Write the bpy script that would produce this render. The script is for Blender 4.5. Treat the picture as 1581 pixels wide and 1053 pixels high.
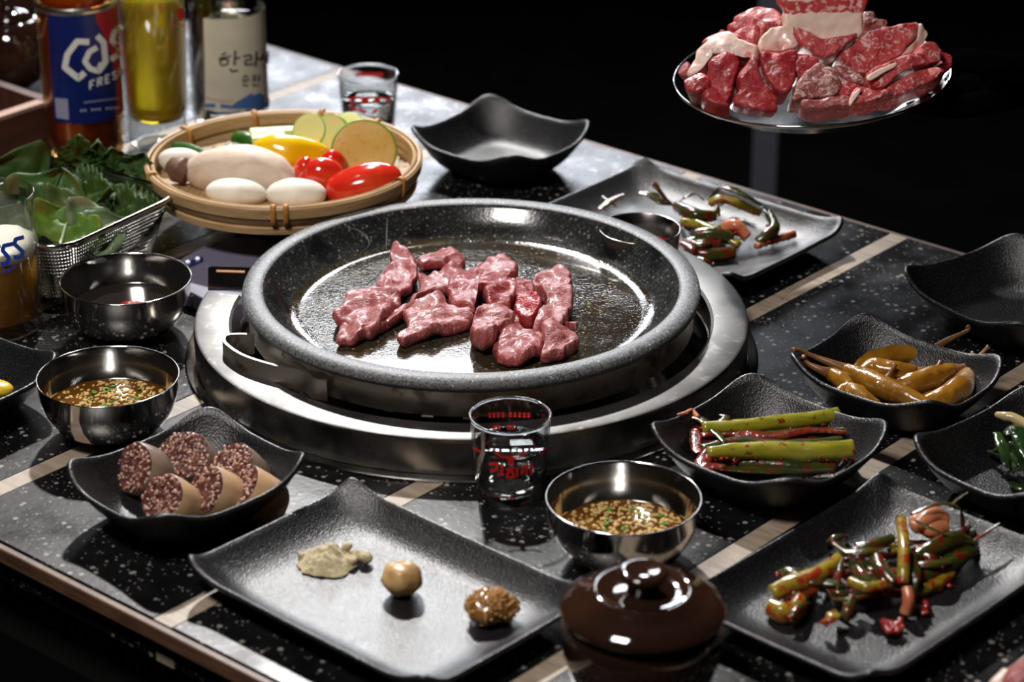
import bpy, bmesh, math, random
from mathutils import Vector, Matrix, noise
R_ = math.radians
rnd = random.Random(7)
sc = bpy.context.scene
col = sc.collection
for o in list(bpy.data.objects):
    bpy.data.objects.remove(o)

# ------------------------------------------------------------------ camera
F_PX, PITCH, DIST = 4000.0, R_(25.0), 1.95          # focal length for a 1581 px wide frame
CAM = Vector((0, -DIST * math.cos(PITCH), DIST * math.sin(PITCH)))
FW = Vector((0, math.cos(PITCH), -math.sin(PITCH)))
UP = Vector((0, math.sin(PITCH), math.cos(PITCH)))
RT = Vector((1, 0, 0))
cd = bpy.data.cameras.new('camera')
cam = bpy.data.objects.new('camera', cd)
col.objects.link(cam)
cam.location = CAM
cam.rotation_euler = (math.pi / 2 - PITCH, 0, 0)
cd.sensor_width = 36
cd.lens = F_PX / 1581 * 36
cd.clip_start = 0.05
cd.dof.use_dof = True
cd.dof.focus_distance = 1.85
cd.dof.aperture_fstop = 6.8
sc.camera = cam

# ------------------------------------------------------------------ world, lights, exposure
w = bpy.data.worlds.new('world')
sc.world = w
w.use_nodes = True
w.node_tree.nodes['Background'].inputs[0].default_value = (0.75, 0.85, 1, 1)
w.node_tree.nodes['Background'].inputs[1].default_value = 0.0012
sc.view_settings.view_transform = 'Standard'
sc.view_settings.look = 'None'
sc.view_settings.exposure = 0.0
sc.view_settings.gamma = 1
sc.view_settings.use_curve_mapping = False


def aim(o, target):
    o.rotation_euler = (Vector(target) - o.location).to_track_quat('-Z', 'Y').to_euler()


def light(name, kind, loc, target, power, color=(1, 1, 1), **kw):
    d = bpy.data.lights.new(name, kind)
    d.energy = power
    d.color = color
    for k, v in kw.items():
        setattr(d, k, v)
    o = bpy.data.objects.new(name, d)
    col.objects.link(o)
    o.location = loc
    aim(o, target)
    return o


light('key_spot', 'SPOT', (-0.34, 1.75, 1.80), (-0.12, 0.0, 0), 330, (1, 0.98, 0.96),
      spot_size=R_(29), spot_blend=0.6, shadow_soft_size=0.045)
light('rear_softbox', 'AREA', (-0.20, 2.2, 1.40), (-0.1, 0, 0), 10, (0.95, 0.97, 1),
      shape='RECTANGLE', size=0.40, size_y=0.50)
light('low_softbox', 'AREA', (-0.15, 2.7, 0.84), (-0.1, 0.2, 0), 19, (0.86, 0.9, 1),
      shape='RECTANGLE', size=1.0, size_y=0.2)
light('front_panel', 'AREA', (-0.6, -1.0, 1.75), (0.0, 0.1, 0.05), 30, (1, 0.95, 0.9),
      shape='RECTANGLE', size=0.5, size_y=0.3)
for k, (x, y) in enumerate(((0, 0), (.05, -.03), (-.02, -.1), (.06, -.11))):
    light('ceiling_spot', 'POINT', (-0.62 + x, 0.35 + y, 1.45), (0, 0, 0), 0.5, (1, 0.95, 0.9), shadow_soft_size=0.014)


# ------------------------------------------------------------------ pixels to points on real planes
def ray(px, py):
    return (FW + RT * ((px - 790.5) / F_PX) - UP * ((py - 526.5) / F_PX))


def P(px, py, z=0.0):
    d = ray(px, py)
    return CAM + d * ((z - CAM.z) / d.z)


def PD(px, py, depth):
    return CAM + ray(px, py) * depth


def PP(px, py, p0, n):
    d = ray(px, py)
    return CAM + d * ((p0 - CAM).dot(n) / d.dot(n))


def hit(px, py, c, R, far=False):
    """point where the sight line meets an upright cylinder"""
    d = ray(px, py)
    ox, oy = CAM.x - c[0], CAM.y - c[1]
    a = d.x * d.x + d.y * d.y
    b = 2 * (ox * d.x + oy * d.y)
    cc = ox * ox + oy * oy - R * R
    disc = max(b * b - 4 * a * cc, 0)
    t = (-b + (1 if far else -1) * math.sqrt(disc)) / (2 * a)
    return CAM + d * t


# ------------------------------------------------------------------ materials
def M(name, base=(.5, .5, .5), rough=.5, metal=0., layers=(), bump=(), trans=0., ior=1.45, coat=0., coat_rough=.05,
      sss=0., spec=.5, rvar=None, emit=None, aniso=0., alpha=1.):
    m = bpy.data.materials.new(name)
    m.use_nodes = True
    nt = m.node_tree
    b = nt.nodes['Principled BSDF']
    I = b.inputs
    I['Base Color'].default_value = (*base, 1)
    I['Roughness'].default_value = rough
    I['Metallic'].default_value = metal
    I['IOR'].default_value = ior
    I['Transmission Weight'].default_value = trans
    I['Coat Weight'].default_value = coat
    I['Coat Roughness'].default_value = coat_rough
    I['Subsurface Weight'].default_value = sss
    I['Subsurface Scale'].default_value = 0.006
    I['Specular IOR Level'].default_value = spec
    I['Alpha'].default_value = alpha
    if aniso:
        I['Anisotropic'].default_value = aniso
    if emit:
        I['Emission Color'].default_value = (*emit[:3], 1)
        I['Emission Strength'].default_value = emit[3]
    tc = nt.nodes.new('ShaderNodeTexCoord')

    def tex(kind, scale, stretch=(1, 1, 1), detail=4, dist=0, rot=(0, 0, 0)):
        mp = nt.nodes.new('ShaderNodeMapping')
        mp.inputs['Scale'].default_value = stretch
        mp.inputs['Rotation'].default_value = rot
        nt.links.new(tc.outputs['Object'], mp.inputs[0])
        if kind == 'v':
            t = nt.nodes.new('ShaderNodeTexVoronoi')
        else:
            t = nt.nodes.new('ShaderNodeTexNoise')
            t.inputs['Detail'].default_value = detail
            t.inputs['Distortion'].default_value = dist
        t.inputs['Scale'].default_value = scale
        nt.links.new(mp.outputs[0], t.inputs['Vector'])
        return t

    def ramp(sock, lo, hi, a=0., c=1.):
        r = nt.nodes.new('ShaderNodeMapRange')
        r.inputs[1].default_value = lo
        r.inputs[2].default_value = hi
        r.inputs[3].default_value = a
        r.inputs[4].default_value = c
        nt.links.new(sock, r.inputs[0])
        return r.outputs[0]
    cur = None
    for L in layers:
        kind, scale, c2, lo, hi = L[:5]
        st = L[5] if len(L) > 5 else (1, 1, 1)
        ds = L[6] if len(L) > 6 else 0
        t = tex(kind, scale, st, 5, ds)
        if kind == 'v':                                   # flakes: lo = radius, hi = share of cells that show
            f1 = ramp(t.outputs['Distance'], lo, lo * .8)
            sp = nt.nodes.new('ShaderNodeSeparateColor')
            nt.links.new(t.outputs['Color'], sp.inputs[0])
            f2 = ramp(sp.outputs[0], 1 - hi, 1 - hi + .01)
            mu = nt.nodes.new('ShaderNodeMath')
            mu.operation = 'MULTIPLY'
            nt.links.new(f1, mu.inputs[0])
            nt.links.new(f2, mu.inputs[1])
            fac = mu.outputs[0]
        else:
            fac = ramp(t.outputs[0], lo, hi)
        mx = nt.nodes.new('ShaderNodeMix')
        mx.data_type = 'RGBA'
        nt.links.new(fac, mx.inputs[0])
        if cur is None:
            mx.inputs[6].default_value = (*base, 1)
        else:
            nt.links.new(cur, mx.inputs[6])
        mx.inputs[7].default_value = (*c2, 1)
        cur = mx.outputs[2]
    if cur is not None:
        nt.links.new(cur, I['Base Color'])
    prev = None
    for B in bump:
        kind, scale, strength, dist = B[:4]
        st = B[4] if len(B) > 4 else (1, 1, 1)
        t = tex(kind, scale, st, 3)
        bn = nt.nodes.new('ShaderNodeBump')
        bn.inputs['Strength'].default_value = strength
        bn.inputs['Distance'].default_value = dist
        nt.links.new(t.outputs[0], bn.inputs['Height'])
        if prev is not None:
            nt.links.new(prev, bn.inputs['Normal'])
        prev = bn.outputs[0]
    if prev is not None:
        nt.links.new(prev, I['Normal'])
    if rvar:
        t = tex('n', rvar[0], rvar[3] if len(rvar) > 3 else (1, 1, 1))
        nt.links.new(ramp(t.outputs[0], .35, .65, rvar[1], rvar[2]), I['Roughness'])
    return m


TERR = M('terrazzo', (.004, .004, .0045), .34, spec=.27,
         layers=[('n', 60, (.008, .0075, .008), .4, .7), ('v', 170, (.24, .225, .205), .34, .22), ('v', 380, (.15, .145, .14), .34, .20)],
         bump=[('n', 220, .2, .0005)], rvar=(25, .24, .40))
INLAY = M('inlay_wood', (.36, .29, .22), .5, layers=[('n', 30, (.24, .18, .13), .4, .7, (1, 8, 8))], bump=[('n', 300, .2, .0005)])
EDGE = M('edge_wood', (.16, .08, .045), .5, layers=[('n', 22, (.055, .028, .018), .35, .7, (1, 1, 12))], bump=[('n', 120, .3, .001)])
BLACKM = M('black_metal', (.006, .006, .006), .6)
DARKWALL = M('dark_plaster', (.002, .002, .002), .95, spec=.1, bump=[('n', 60, .2, .002)])
DARKFLOOR = M('dark_floor', (.0012, .0012, .0012), .95, spec=.05, layers=[('n', 8, (.002, .002, .002), .4, .6)])
DISH = M('matte_black_ceramic', (.006, .006, .0068), .335, spec=.8,
         layers=[('n', 800, (.024, .0235, .028), .54, .64)], bump=[('n', 760, .7, .0007), ('n', 1400, .3, .0003)])
STONE = M('grill_stone', (.135, .139, .145), .5,
          layers=[('n', 500, (.055, .057, .06), .45, .6), ('n', 900, (.30, .305, .31), .58, .66), ('v', 300, (.36, .36, .36), .3, .12)],
          bump=[('n', 700, .5, .0005)])
STONEIN = M('oiled_stone', (.016, .0165, .017), .16, spec=.6, coat=.5, coat_rough=.02,
            layers=[('n', 420, (.045, .042, .036), .52, .62), ('n', 600, (.075, .055, .022), .50, .62), ('n', 18, (.045, .028, .006), .50, .66), ('v', 240, (.24, .20, .13), .34, .20), ('n', 14, (.022, .016, .007), .5, .7)],
            bump=[('n', 420, .34, .0004), ('n', 70, .14, .0009)], rvar=(30, .04, .13))
STONEWALL = M('oiled_stone_wall', (.020, .021, .022), .22, spec=.6, coat=.4, coat_rough=.04,
              layers=[('n', 420, (.06, .06, .058), .52, .62), ('v', 300, (.20, .19, .17), .32, .20), ('n', 40, (.010, .010, .011), .5, .66)],
              bump=[('n', 420, .35, .0004)], rvar=(30, .10, .25))
STEEL = M('polished_steel', (.62, .60, .57), .10, 1, rvar=(18, .07, .16), bump=[('n', 40, .03, .0006)])
BRUSH = M('brushed_steel', (.44, .425, .40), .22, 1, bump=[('n', 500, .12, .0003, (1, 1, 9))], rvar=(30, .15, .30),
          layers=[('n', 40, (.36, .34, .315), .45, .7)])
SATIN = M('satin_steel', (.19, .185, .18), .48, 1, bump=[('n', 500, .12, .0003, (1, 1, 9))], layers=[('n', 26, (.12, .117, .112), .42, .62), ('n', 120, (.27, .265, .26), .58, .72)])
BAND = M('heat_tinted_steel', (.50, .45, .39), .40, 1, layers=[('n', 18, (.30, .20, .12), .5, .7), ('n', 55, (.2, .15, .11), .56, .66)],
         rvar=(40, .34, .5))


def thin_glass(name, tint=(1, 1, 1), ior=1.5):
    """blown glass wall: clear, mirror-like towards its edges"""
    m = bpy.data.materials.new(name)
    m.use_nodes = True
    nt = m.node_tree
    nt.nodes.clear()
    out = nt.nodes.new('ShaderNodeOutputMaterial')
    mx = nt.nodes.new('ShaderNodeMixShader')
    tr = nt.nodes.new('ShaderNodeBsdfTransparent')
    gl = nt.nodes.new('ShaderNodeBsdfGlossy')
    lw = nt.nodes.new('ShaderNodeLayerWeight')
    pw = nt.nodes.new('ShaderNodeMath')
    pw.operation = 'POWER'
    pw.inputs[1].default_value = 2.4
    mr = nt.nodes.new('ShaderNodeMapRange')
    mr.inputs[3].default_value = .075
    mr.inputs[4].default_value = .9
    tr.inputs[0].default_value = (*tint, 1)
    gl.inputs['Roughness'].default_value = .02
    lw.inputs[0].default_value = .5
    nt.links.new(lw.outputs['Facing'], pw.inputs[0])
    nt.links.new(pw.outputs[0], mr.inputs[0])
    nt.links.new(mr.outputs[0], mx.inputs[0])
    nt.links.new(tr.outputs[0], mx.inputs[1])
    nt.links.new(gl.outputs[0], mx.inputs[2])
    nt.links.new(mx.outputs[0], out.inputs[0])
    return m


GLASS = thin_glass('clear_glass', (.97, .985, .98))
GLASSR = M('cast_glass', (1, 1, 1), .0, trans=1, ior=1.47)
DROP = M('water_drop', (1, 1, 1), .0, trans=1, ior=1.34)
WATER = M('clear_spirit', (1, 1, 1), .0, trans=1, ior=1.34)
BEER = M('golden_beer', (.80, .42, .035), .03, trans=.55, ior=1.34, sss=.6)
FOAM = M('beer_foam', (.86, .80, .68), .7, sss=.3, bump=[('v', 900, .4, .0006)])
AMBER = thin_glass('amber_glass', (.90, .68, .40))
BEERB = M('bottled_beer', (.40, .17, .02), .03, trans=.6, ior=1.34, sss=.5)
YELLOWB = M('yellow_beer', (.80, .60, .02), .03, trans=.75, ior=1.34, sss=.6)
RED = M('red_print', (.62, .02, .015), .45)
BLUE = M('blue_print', (.012, .06, .42), .4)
LBLUE = M('blue_label', (.004, .011, .095), .35, layers=[('n', 30, (.006, .018, .15), .4, .7)])
LRED = M('red_label', (.36, .012, .018), .35)
LWHITE = M('white_print', (.72, .71, .68), .45)
PAPER = M('cream_label', (.62, .58, .46), .5, layers=[('n', 40, (.54, .50, .40), .4, .7)])
INK = M('black_ink', (.012, .014, .016), .5)
MTBLUE = M('mountain_blue', (.06, .14, .36), .5)
BAMBOO = M('bamboo', (.50, .32, .155), .5, layers=[('n', 30, (.33, .195, .085), .4, .72, (1, 1, 14)), ('n', 90, (.6, .43, .24), .6, .75, (1, 1, 10))],
           bump=[('n', 160, .35, .0006, (1, 1, 12))], spec=.4)
BAMBOOF = M('bamboo_weave', (.42, .27, .13), .55, layers=[('n', 60, (.28, .165, .075), .4, .7)])
RATTAN = M('rattan_tie', (.52, .24, .055), .5, layers=[('n', 120, (.34, .14, .03), .45, .7)])
MUSH = M('mushroom', (.66, .53, .42), .5, sss=.25, layers=[('n', 45, (.56, .41, .31), .45, .75, (1, 4, 4))], bump=[('n', 140, .15, .0006)])
MUSHW = M('mushroom_white', (.76, .72, .63), .5, sss=.2, layers=[('n', 60, (.64, .57, .47), .5, .75)])
CAPBR = M('mushroom_cap_brown', (.17, .085, .05), .5, layers=[('n', 90, (.09, .045, .03), .4, .7)])
GREENP = M('green_pepper', (.035, .13, .012), .28, coat=.3, layers=[('n', 50, (.02, .075, .008), .4, .7)])
CUKE = M('cucumber_flesh', (.52, .62, .27), .4, sss=.2)
YEL = M('yellow_pepper', (.80, .50, .006), .18, coat=.5, sss=.15, layers=[('n', 25, (.70, .36, .003), .45, .75)], bump=[('n', 30, .1, .003)])
TOM = M('tomato_skin', (.60, .022, .010), .15, coat=.5, sss=.15, layers=[('n', 30, (.66, .075, .015), .5, .75)])
ZFLESH = M('zucchini_flesh', (.66, .44, .10), .45, sss=.25, layers=[('n', 40, (.72, .55, .20), .45, .7), ('n', 200, (.56, .34, .06), .58, .7)])
ZFLESH2 = M('zucchini_flesh_pale', (.66, .66, .28), .45, sss=.25, layers=[('n', 60, (.74, .60, .25), .5, .7)])
ZRIND = M('zucchini_rind', (.20, .34, .03), .3, coat=.3, layers=[('n', 80, (.30, .44, .07), .45, .7)])
LEAF = M('perilla_leaf', (.026, .058, .006), .6, spec=.22, sss=.05, layers=[('n', 60, (.018, .05, .010), .4, .7)], bump=[('n', 140, .5, .0012)])
LEAF2 = M('leafy_light_green', (.11, .20, .022), .5, spec=.3, sss=.1, layers=[('n', 50, (.055, .13, .02), .4, .7)], bump=[('n', 120, .4, .001)])
LEAF3 = M('pale_leaf_underside', (.13, .18, .09), .55, spec=.3, sss=.1, layers=[('n', 70, (.10, .155, .085), .4, .7)], bump=[('n', 150, .4, .001)])
RIB = M('leaf_rib', (.52, .60, .38), .4)
WOODRED = M('red_brown_wood', (.085, .030, .018), .5, layers=[('n', 12, (.05, .018, .012), .4, .7, (1, 8, 8))])
WOODLIP = M('pale_wood_lip', (.40, .23, .17), .5, layers=[('n', 20, (.28, .15, .10), .4, .7, (1, 6, 6))])  # paler wood; on the box it stands for light on the top edge
GLAZE = M('black_brown_glaze', (.020, .009, .006), .06, spec=.7, coat=.6, coat_rough=.03,
          layers=[('n', 10, (.045, .017, .008), .45, .7)])
SAUCE = M('soy_sauce', (.085, .030, .005), .05, spec=.6, layers=[('n', 40, (.16, .065, .010), .45, .7)])
SAUCER = M('red_paste_oil', (.16, .012, .006), .15)
CLEAROIL = M('dark_broth', (.018, .014, .012), .03, spec=.6)
SESAME = M('sesame_garlic', (.62, .42, .16), .4, sss=.1, layers=[('n', 200, (.46, .25, .06), .4, .7)])
SCAL = M('scallion_bits', (.10, .24, .02), .35)
STALK = M('scallion_stalk', (.27, .235, .018), .25, coat=.4,
          layers=[('n', 50, (.15, .17, .012), .45, .7, (1, 5, 5)), ('n', 140, (.17, .012, .006), .58, .66)], bump=[('n', 200, .25, .0008)])
STALKR = M('paste_streaked_stalk', (.30, .21, .016), .25, coat=.4,
           layers=[('n', 50, (.15, .13, .010), .45, .7, (1, 5, 5)), ('n', 120, (.28, .028, .009), .49, .58)], bump=[('n', 200, .35, .001)])
WILT = M('wilted_scallion_leaf', (.045, .055, .008), .22, coat=.5,
         layers=[('n', 60, (.020, .028, .005), .4, .7), ('n', 150, (.13, .009, .005), .50, .62)], bump=[('n', 220, .4, .0012)])
WILTD = M('dark_greens', (.012, .030, .008), .18, coat=.6, layers=[('n', 60, (.03, .06, .012), .45, .7)], bump=[('n', 160, .5, .0015)])
PASTE = M('chilli_paste', (.26, .012, .007), .2, coat=.5, layers=[('n', 260, (.30, .022, .010), .5, .7)], bump=[('n', 320, .5, .0012)])
RADISH = M('pale_kimchi_stem', (.56, .20, .09), .3, coat=.3, layers=[('n', 60, (.40, .035, .018), .5, .68)])
CHIL = M('pickled_chilli', (.28, .125, .010), .24, coat=.4, sss=.12,
         layers=[('n', 35, (.17, .066, .007), .42, .70), ('n', 110, (.36, .18, .02), .6, .75)], bump=[('n', 75, .5, .003), ('n', 240, .25, .0008)])
CSTEM = M('pickled_chilli_stem', (.17, .068, .018), .35, layers=[('n', 80, (.25, .13, .05), .5, .7)])
CASING = M('sausage_casing', (.52, .33, .18), .38, sss=.15, layers=[('n', 40, (.38, .22, .115), .4, .72), ('n', 26, (.12, .09, .07), .62, .72)], bump=[('n', 90, .3, .001)])
CASINGD = M('grey_sausage_casing', (.24, .18, .135), .32, sss=.1, layers=[('n', 40, (.12, .085, .065), .4, .7)], bump=[('n', 90, .3, .001)])
FILL = M('sausage_filling', (.085, .024, .020), .33, layers=[('n', 260, (.19, .075, .055), .5, .66), ('v', 330, (.50, .33, .25), .42, .38)],
         bump=[('v', 330, .7, .0016), ('n', 400, .4, .001)])
GRAIN = M('glutinous_rice_grain', (.46, .27, .20), .35, sss=.15, layers=[('n', 300, (.26, .10, .07), .45, .7)])
POWDER = M('bean_powder', (.55, .47, .30), .9, layers=[('n', 200, (.42, .35, .21), .4, .7)], bump=[('n', 350, .8, .002)])
BEANP = M('bean_paste', (.56, .36, .16), .35, sss=.15, layers=[('n', 120, (.42, .22, .07), .45, .7)], bump=[('n', 180, .4, .0015)])
MUST = M('mustard_base', (.22, .09, .02), .25, coat=.5)
SEED = M('mustard_seed', (.46, .25, .075), .25, coat=.5, layers=[('n', 200, (.28, .12, .03), .45, .65)])
PANEL = M('lavender_grey_panel', (.16, .15, .21), .45, bump=[('n', 200, .1, .0004)])
NAVY = M('navy_button', (.02, .02, .12), .3)
LAMPW = M('panel_indicator', (.85, .85, .9), .3, emit=(.9, .92, 1, .5))
DISP = M('black_display', (.005, .006, .006), .12)
GLOVE = M('black_glove', (.0012, .0012, .0013), .8, spec=.0, bump=[('n', 45, .6, .004, (1, 3, 1))])
CLOTH = M('black_cloth', (.0008, .0008, .0008), 1, spec=.05)
POSTM = M('grey_painted_metal', (.12, .125, .155), .7, spec=.2)
SMOKE = M('smoke_wisp', (.75, .78, .82), 1, alpha=.04)


def meat(name, red, pink, fat, fatlo=.56, fathi=.66, scale=60, stretch=(1, 1, 1), rough=.3, coat=.35, b=.5):
    return M(name, red, rough, sss=.12, coat=coat, coat_rough=.25,
             layers=[('n', scale * .55, pink, .38, .66, stretch, 1.0), ('n', scale * 1.9, fat, fatlo, fathi, stretch, 1.6)],
             bump=[('n', scale * 3.2, b * .6, .0013, stretch), ('n', scale * 9, 1., .0012, stretch)])


RAWPAN = meat('seared_raw_beef', (.29, .028, .032), (.40, .085, .085), (.58, .26, .24), .54, .72, 70, (1, 3, 1), rough=.30, coat=.2, b=1.)
RAWPAN2 = meat('seared_pale_beef', (.30, .045, .045), (.40, .11, .105), (.58, .29, .27), .52, .70, 60, (1, 3, 1), rough=.4, coat=.25, b=.9)
RAW = meat('raw_beef', (.34, .014, .020), (.48, .045, .050), (.62, .26, .24), .60, .68, 60, (1, 1, 2.2), b=.9)
RAWM = meat('raw_beef_marbled', (.42, .030, .034), (.53, .08, .08), (.68, .38, .34), .55, .63, 95, (1, 1, 1), b=.7)
RAWBR = meat('aged_raw_beef', (.27, .055, .050), (.38, .12, .10), (.62, .44, .37), .52, .60, 100, (1, 1, 1), rough=.4, b=.7)


def slab_material():
    m = M('beef_slab_banded', (.36, .024, .028), .35, sss=.15, coat=.25, coat_rough=.25,
          layers=[('n', 55, (.46, .06, .06), .38, .66), ('n', 170, (.68, .38, .34), .53, .62)], bump=[('n', 200, .4, .001)])
    nt = m.node_tree
    bs = nt.nodes['Principled BSDF']
    old = bs.inputs['Base Color'].links[0].from_socket
    tc = nt.nodes.new('ShaderNodeTexCoord')
    sp = nt.nodes.new('ShaderNodeSeparateXYZ')
    nz = nt.nodes.new('ShaderNodeTexNoise')
    nz.inputs['Scale'].default_value = 70
    nt.links.new(tc.outputs['Object'], sp.inputs[0])
    nt.links.new(tc.outputs['Object'], nz.inputs['Vector'])
    ma = nt.nodes.new('ShaderNodeMath'); ma.operation = 'MULTIPLY_ADD'
    ma.inputs[1].default_value = .014
    nt.links.new(nz.outputs[0], ma.inputs[0])
    nt.links.new(sp.outputs[2], ma.inputs[2])
    mr = nt.nodes.new('ShaderNodeMapRange')
    mr.inputs[1].default_value = -.03 + .007
    mr.inputs[2].default_value = .03 + .007
    nt.links.new(ma.outputs[0], mr.inputs[0])
    cr = nt.nodes.new('ShaderNodeValToRGB')
    e = cr.color_ramp.elements
    e[0].position, e[0].color = .0, (0, 0, 0, 1)
    e[1].position, e[1].color = 1, (0, 0, 0, 1)
    for p, v in ((.355, 0), (.375, 1), (.70, 1), (.715, 0), (.84, 0), (.86, .8), (.91, .8), (.93, 0)):
        q = e.new(p); q.color = (v, v, v, 1)
    nt.links.new(mr.outputs[0], cr.inputs[0])
    mx = nt.nodes.new('ShaderNodeMix'); mx.data_type = 'RGBA'
    nt.links.new(cr.outputs[0], mx.inputs[0])
    nt.links.new(old, mx.inputs[6])
    mx.inputs[7].default_value = (.76, .57, .48, 1)
    nt.links.new(mx.outputs[2], bs.inputs['Base Color'])
    return m


FATM = M('beef_fat', (.74, .56, .48), .35, sss=.2, coat=.25, layers=[('n', 45, (.62, .30, .26), .5, .68), ('n', 60, (.42, .06, .06), .64, .72)], bump=[('n', 90, .35, .001), ('n', 400, .4, .0006)])


# ------------------------------------------------------------------ objects
def mesh_obj(name, me, mats, parent=None, loc=(0, 0, 0)):
    o = bpy.data.objects.new(name, me)
    col.objects.link(o)
    for m in (mats if isinstance(mats, (list, tuple)) else [mats]):
        me.materials.append(m)
    o.location = loc
    if parent is not None:
        o.parent = parent
    return o


def tag(o, label, cat, group=None):
    o['label'] = label
    o['category'] = cat
    if group:
        o['group'] = group
    return o


def thing(name, label, cat, loc=(0, 0, 0), rotz=0, group=None):
    o = bpy.data.objects.new(name, None)
    o.empty_display_size = .02
    col.objects.link(o)
    o.location = loc
    o.rotation_euler = (0, 0, rotz)
    return tag(o, label, cat, group)


def from_data(verts, faces, smooth=True, mi=None):
    me = bpy.data.meshes.new('mesh')
    me.from_pydata([tuple(v) for v in verts], [], faces)
    if mi:
        me.polygons.foreach_set('material_index', mi)
    if smooth:
        me.polygons.foreach_set('use_smooth', [True] * len(me.polygons))
    me.update()
    return me


class MB:
    """collects several shapes that make up ONE part"""
    def __init__(s):
        s.v, s.f = [], []

    def add(s, verts, faces):
        k = len(s.v)
        s.v += [Vector(v) for v in verts]
        s.f += [tuple(i + k for i in f) for f in faces]

    def mesh(s, smooth=True):
        return from_data(s.v, s.f, smooth)


def lathe_data(prof, n=64, a0=0., a1=None, c=(0, 0)):
    full = a1 is None
    a1 = 2 * math.pi if full else a1
    cols = n if full else n + 1
    V, Fc = [], []
    m = len(prof)
    for i in range(cols):
        a = a0 + (a1 - a0) * i / n
        ca, sa = math.cos(a), math.sin(a)
        for r, z in prof:
            V.append((c[0] + r * ca, c[1] + r * sa, z))
    for i in range(n):
        j = (i + 1) % cols
        for k in range(m - 1):
            if prof[k][0] < 1e-7 and prof[k + 1][0] < 1e-7:
                continue
            Fc.append((i * m + k, j * m + k, j * m + k + 1, i * m + k + 1))
    if not full:
        if prof[0] == prof[-1]:
            Fc.append(tuple(range(m - 1)))
            Fc.append(tuple(n * m + k for k in reversed(range(m - 1))))
    return V, Fc


def lathe(name, prof, mat, parent=None, n=64, loc=(0, 0, 0), a0=0., a1=None, weld=True, sharp=None):
    me = from_data(*lathe_data(prof, n, a0, a1))
    bm = bmesh.new()
    bm.from_mesh(me)
    bmesh.ops.remove_doubles(bm, verts=bm.verts, dist=1e-6)
    bmesh.ops.recalc_face_normals(bm, faces=bm.faces)
    if sharp:
        for e in bm.edges:
            if len(e.link_faces) == 2 and e.calc_face_angle(0) > sharp:
                e.smooth = False
    bm.to_mesh(me)
    bm.free()
    return mesh_obj(name, me, mat, parent, loc)


def catmull(pts, n):
    pts = [Vector(p) for p in pts]
    out = []
    m = len(pts)
    for i in range(n):
        t = i / (n - 1) * (m - 1)
        k = min(int(t), m - 2)
        f = t - k
        p1, p2 = pts[k], pts[k + 1]
        p0 = pts[k - 1] if k > 0 else p1 * 2 - p2
        p3 = pts[k + 2] if k + 2 < m else p2 * 2 - p1
        out.append(.5 * ((2 * p1) + (p2 - p0) * f + (2 * p0 - 5 * p1 + 4 * p2 - p3) * f * f + (3 * p1 - p0 - 3 * p2 + p3) * f ** 3))
    return out


def lerp_list(a, t):
    x = t * (len(a) - 1)
    k = min(int(x), len(a) - 2) if len(a) > 1 else 0
    return a[0] if len(a) == 1 else a[k] + (a[k + 1] - a[k]) * (x - k)


def tube_data(pts, radii, seg=10, n=None, flat=1.0, wob=0., seed=0):
    n = n or max(8, len(pts) * 5)
    c = catmull(pts, n)
    V, Fc = [], []
    up = Vector((0, 0, 1))
    for i, p in enumerate(c):
        t = (c[min(i + 1, n - 1)] - c[max(i - 1, 0)])
        t = t.normalized() if t.length > 1e-9 else Vector((1, 0, 0))
        s = t.cross(up)
        s = s.normalized() if s.length > 1e-4 else Vector((1, 0, 0))
        u = s.cross(t)
        r = lerp_list(radii, i / (n - 1))
        for k in range(seg):
            a = 2 * math.pi * k / seg
            rr = r * (1 + (wob * noise.noise(Vector((p.x * 90 + seed, p.y * 90 + k * .9, p.z * 90))) if wob else 0))
            V.append(p + s * (math.cos(a) * rr) + u * (math.sin(a) * rr * flat))
    for i in range(n - 1):
        for k in range(seg):
            k2 = (k + 1) % seg
            Fc.append((i * seg + k, i * seg + k2, (i + 1) * seg + k2, (i + 1) * seg + k))
    V.append(c[0]); V.append(c[-1])
    a, b = len(V) - 2, len(V) - 1
    for k in range(seg):
        k2 = (k + 1) % seg
        Fc.append((a, k2, k))
        Fc.append((b, (n - 1) * seg + k, (n - 1) * seg + k2))
    return V, Fc


def tube(name, pts, radii, mat, parent=None, off=(0, 0, 0), **kw):
    off = Vector(off)
    V, Fc = tube_data([Vector(p) - off for p in pts], radii, **kw)
    return mesh_obj(name, from_data(V, Fc), mat, parent)


def ellipsoid_data(c, rx, ry, rz, rot=None, n=20, m=12, amp=0., fr=60., seed=0):
    V, Fc = [], []
    c = Vector(c)
    rot = rot or Matrix.Identity(3)
    for i in range(m + 1):
        th = math.pi * i / m
        for j in range(n):
            ph = 2 * math.pi * j / n
            d = Vector((math.sin(th) * math.cos(ph), math.sin(th) * math.sin(ph), math.cos(th)))
            q = Vector((d.x * rx, d.y * ry, d.z * rz))
            if amp:
                q += d * amp * noise.noise(q * fr + Vector((seed, seed * 1.7, 0)))
            V.append(c + rot @ q)
    for i in range(m):
        for j in range(n):
            j2 = (j + 1) % n
            Fc.append((i * n + j, (i + 1) * n + j, (i + 1) * n + j2, i * n + j2))
    return V, Fc


def box_data(x0, x1, y0, y1, z0, z1):
    V = [(x, y, z) for z in (z0, z1) for y in (y0, y1) for x in (x0, x1)]
    F4 = [(0, 2, 3, 1), (4, 5, 7, 6), (0, 1, 5, 4), (2, 6, 7, 3), (0, 4, 6, 2), (1, 3, 7, 5)]
    return V, F4


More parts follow.
